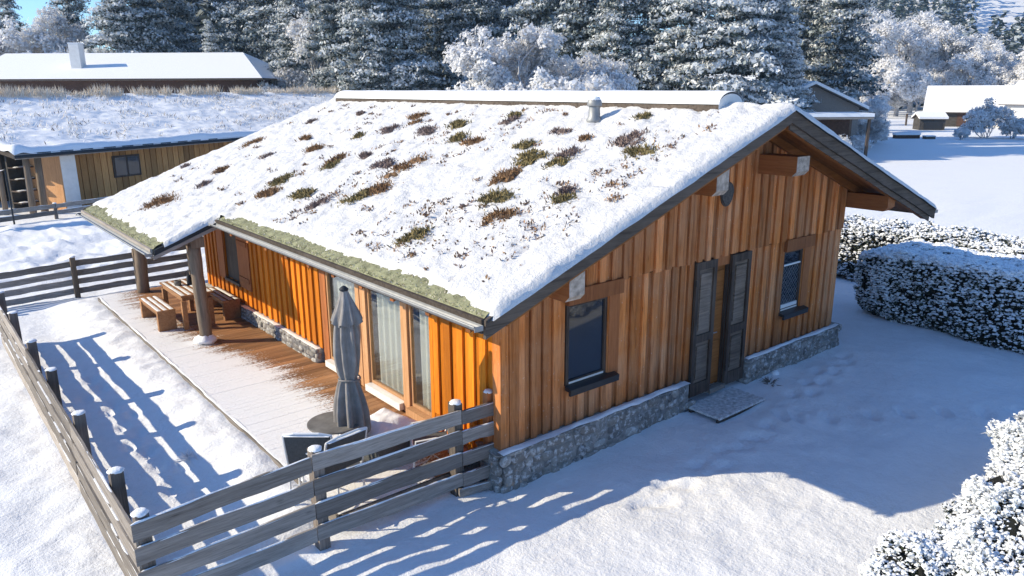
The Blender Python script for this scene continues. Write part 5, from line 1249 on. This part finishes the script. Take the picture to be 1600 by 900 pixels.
# ------------------------------------------------------------------ trees
C = [conifer(101, 19, 3.8, 1.05, .38, .5, 1.2, .85, .34), conifer(102, 22, 4.3, .90, .42, .8, 1.2, .85, .36), conifer(103, 17, 4.0, 1.5, .30, .4, 1.2, .9, .36), conifer(104, 24, 3.9, .76, .45, 1.2, 1.2, .85, .34), conifer(105, 18, 4.8, 2.1, .25, .3, 1.2, .9, .4)]
Bp = [broadleaf(201, 11, 5.5, 4, 1.0, twig=.5, wid=.05, horiz=.45, flowers=20, spread=.8, trunk_h=.22), broadleaf(202, 10, 4.2, 4, 1.0, twig=.6, wid=.04, flowers=14, spread=.62, trunk_h=.2), broadleaf(203, 12, 4.0, 4, .97, twig=.65, wid=.04, flowers=13, spread=.55, trunk_h=.25)]
Sp = [broadleaf(211, 3.4, 1.9, 4, .9, twig=.32, wid=.030, flowers=12, stems=7, spread=.7), broadleaf(212, 3.0, 1.7, 4, 1.0, twig=.30, wid=.032, flowers=14, stems=8, spread=.8)]
used = set()
def plant(proto, nm, px, D, s, rz, label, group, cat='tree', sz=None, off=0):
    o = proto
    if proto.name in used: o = copy_tree(proto)
    used.add(o.name if o is proto else proto.name)
    p = gpos(px, D, 0); z = float(ground_z(p[0], p[1]))
    o.location = (p[0], p[1], z - .05 + off); o.scale = (s, s, sz or s); o.rotation_euler = (0, 0, rz); o['_n'] = nm
    tag(o, label, cat, group); return o
PLANTED = []
GC = 'snowy conifers of the wood behind the houses'
GB = 'rimed bare trees beyond the field'
cols = ['first', 'second']
conifs = [  # proto, px, depth, scale, label
 (2, 22, 82, .92, 'pale snowy spruce at the left edge, its tip against the blue sky'),
 (0, 58, 88, .92, 'dark pointed spruce just right of the left-edge spruce, behind the rimed dome tree'),
 (1, -40, 84, .95, 'spruce cut by the left edge of the photo'),
 (0, 150, 84, 1.05, 'snowy spruce behind the white chimney, its top touching the sky gap'),
 (4, 215, 78, 1.05, 'white puffy spruce right of the chimney'),
 (3, 262, 80, 1.15, 'dark tall spruce with bare trunk right of the white puffy spruce'),
 (1, 300, 84, 1.2, 'dark spruce between the dark tall trunk and the low snowy spruce'),
 (4, 352, 76, .62, 'low bright snow-laden spruce at the right end of the chimney house roof'),
 (1, 395, 80, 1.15, 'dark blue spruce standing above the right end of the chimney house'),
 (3, 455, 78, 1.15, 'dark spruce behind the twin frosted trunks, on their left'),
 (0, 480, 72, 1.05, 'frost-tipped spruce above the end of the sod-roofed house ridge'),
 (3, 545, 66, 1.0, 'dark layered spruce above the far end of the ridge skylight'),
 (1, 585, 61, .92, 'wide drooping spruce above the left part of the ridge skylight'),
 (0, 640, 62, .98, 'frosted spruce just left of the bright rimed tree'),
 (3, 700, 66, 1.0, 'dark spruce showing behind the left half of the bright rimed tree'),
 (1, 760, 66, 1.0, 'dark spruce directly behind the bright rimed tree'),
 (3, 905, 60, 1.0, 'dark spruce right behind the right half of the bright rimed tree'),
 (0, 955, 57, .92, 'frosted spruce above the flue pipe'),
 (1, 1010, 57, .95, 'dark spruce with visible lower trunk right of the flue pipe'),
 (2, 1065, 55, .98, 'large pale frosted spruce left of the broadest white spruce'),
 (4, 1135, 54, .98, 'broadest white snow-laden spruce above the near end of the ridge skylight'),
 (2, 1180, 58, .95, 'pale spruce between the broadest white spruce and the hut'),
 (4, 1218, 55, .50, 'short bright frosted spruce standing in front of the dark spire behind the hut'),
 (3, 1290, 67, 1.0, 'tall dark spruce closing the wood above the timber hut'),
 (3, 1225, 70, 1.05, 'dark spruce behind the short bright frosted spruce'),
 (1, 840, 62, 1.0, 'dark spruce deep in the wood behind the middle of the ridge skylight'),
]
for i, (k, px, D, s, lab) in enumerate(conifs): plant(C[k], 'conifer', px, D, s, i * 1.37, lab, GC)
broads = [
 (1, 92, 78, 1.28, 'pinkish white rimed dome-shaped tree left of the chimney'),
 (0, 835, 44, .86, 'bright rimed tree with wide level branches behind the ridge skylight'),
 (1, 752, 45, .6, 'lower rimed sapling at the left foot of the wide bright rimed tree'),
 (2, 500, 69, .95, 'slim rimed tree with pale forked trunk among the dark spruces'),
 (2, 1350, 118, 1.25, 'slim rimed tree right of the tall dark spruce, above the hut roof'),
 (2, 1385, 124, 1.25, 'narrow rimed tree in the middle of the far group, above the paddock fence'),
 (1, 1415, 122, .8, 'low round rimed tree by the paddock fence, left of the barn'),
 (1, 1330, 84, .60, 'low rimed tree touching the hut roof'),
 (2, 1450, 132, 1.3, 'tall pale rimed tree behind the left end of the barn roof'),
 (1, 1490, 128, 1.25, 'wide rimed tree behind the middle of the barn roof'),
 (0, 1545, 126, 1.05, 'spreading rimed tree behind the right end of the barn roof'),
 (1, 1338, 60, .42, 'low rimed tree screening the right end of the timber hut'),
 (1, 1585, 122, 1.0, 'rimed tree behind the white house'),
 (2, 1405, 138, 1.5, 'tallest rimed tree behind the paddock fence, against the blue hill'),
 (2, 1340, 132, 1.5, 'tall rimed tree against the hill right beside the dark spruce edge'),
 (1, 1520, 145, 1.4, 'rimed tree on the rise below the snowy clearing'),
 (1, 1610, 120, 1.2, 'rimed tree cut by the right edge of the photo'),
]
for i, (k, px, D, s, lab) in enumerate(broads): plant(Bp[k], 'bare_tree', px, D, s, i * 2.1, lab, GB)
shrubs = [
 (0, 1528, 73, 1.15, 'large rimed shrub with dark stems in front of the barn'),
 (1, 1568, 72, .8, 'lower rimed shrub right of the large shrub before the white house'),
 (1, 1598, 70, .75, 'rimed shrub at the right edge, lower right of the white house'),
 (1, 1297, 50, .72, 'white frosted shrub just right of the chalet peak'),
 (0, 1352, 66, .62, 'small round frosted shrub standing alone in the field left of the trough'),
 (1, 1325, 55, .6, 'low rimed shrub behind the right roof slope of the chalet'),
 (1, 1490, 70, .45, 'small frosted bush left of the large rimed shrub'),
 (1, 1075, 48, .6, 'pale rimed bush peeping over the right end of the ridge skylight'),
 (1, 440, 66, 1.0, 'rimed bush beyond the ridge grass of the sod-roofed house'),
 (1, 520, 62, .9, 'rimed bush at the right end of the sod-roofed house'),
]
for i, (k, px, D, s, lab) in enumerate(shrubs): plant(Sp[k], 'rimed_shrub', px, D, s, i * 1.9, lab, 'rimed shrubs', 'shrub')
for o in list(COL.objects):
    if '_n' in o: o.name = o['_n']; del o['_n']

# far wooded hillside: thousands of small conifers that read as one mass
rng = np.random.default_rng(77); pts = []
while len(pts) < 2600:
    px = rng.uniform(1180, 1900); D = rng.uniform(150, 520); p = gpos(px, D)
    lat = (px - 800) / 1180.94
    if 1478 < px < 1578 and 205 < D < 335: continue
    pts.append((p[0], p[1]))
n_far = len(pts)
pts += [tuple(gpos(rng.uniform(255, 900), rng.uniform(92, 150))[:2]) for _ in range(330)]
pts = np.array(pts); n = len(pts); z = ground_z(pts[:, 0], pts[:, 1]); Hh = rng.uniform(9, 17, n); Hh[n_far:] = rng.uniform(17, 25, n - n_far)
vs, fs, mi = [], [], []
per = 54
a = rng.uniform(0, 6.283, (n, per)); t = rng.random((n, per)) ** .8; r = (1 - t) * .21 * rng.uniform(.5, 1.05, (n, per))
P0 = np.stack([pts[:, :1] + r * Hh[:, None] * np.cos(a), pts[:, 1:] + r * Hh[:, None] * np.sin(a), z[:, None] + (t * .95 + .03) * Hh[:, None]], -1).reshape(-1, 3)
out = np.stack([np.cos(a), np.sin(a), -.35 + 0 * a], -1).reshape(-1, 3) + rng.normal(0, .3, (n * per, 3)); hl = np.repeat(Hh, per)
d = unit(out) * (hl * .11 * rng.uniform(.6, 1.3, n * per))[:, None]; W = unit(np.cross(d, np.array([0, 0, 1.]) + rng.normal(0, .4, d.shape))) * (hl * .045)[:, None]
V, F = cards(P0 - d * .3, d, W, None)
tag(mesh_np('far_forest', V, F, ['needle', 'frost_mid', 'frost'], rng.choice(3, n * per, p=[.55, .29, .16]), rng.random(n * per)), 'frosted conifer forest covering the far blue hillside', 'forest', kind='stuff')

# air between the near houses and the far hillside
hz = MB(); hz.box(-760, 760, -760, 760, -2.2, 112)
ho = hz.build('haze', 'snow'); ho.data.materials.clear()
km = NT('haze_air'); pv = km.n('ShaderNodeVolumePrincipled'); pv.inputs['Color'].default_value = (.45, .70, 1, 1); pv.inputs['Density'].default_value = .0004; pv.inputs['Anisotropy'].default_value = 0.
km.l(pv.outputs[0], km.out.inputs['Volume']); 
USE_HAZE = True
if USE_HAZE: ho.data.materials.append(km.m); tag(ho, 'thin blue winter haze', None, None, 'stuff')
else: bpy.data.objects.remove(ho)
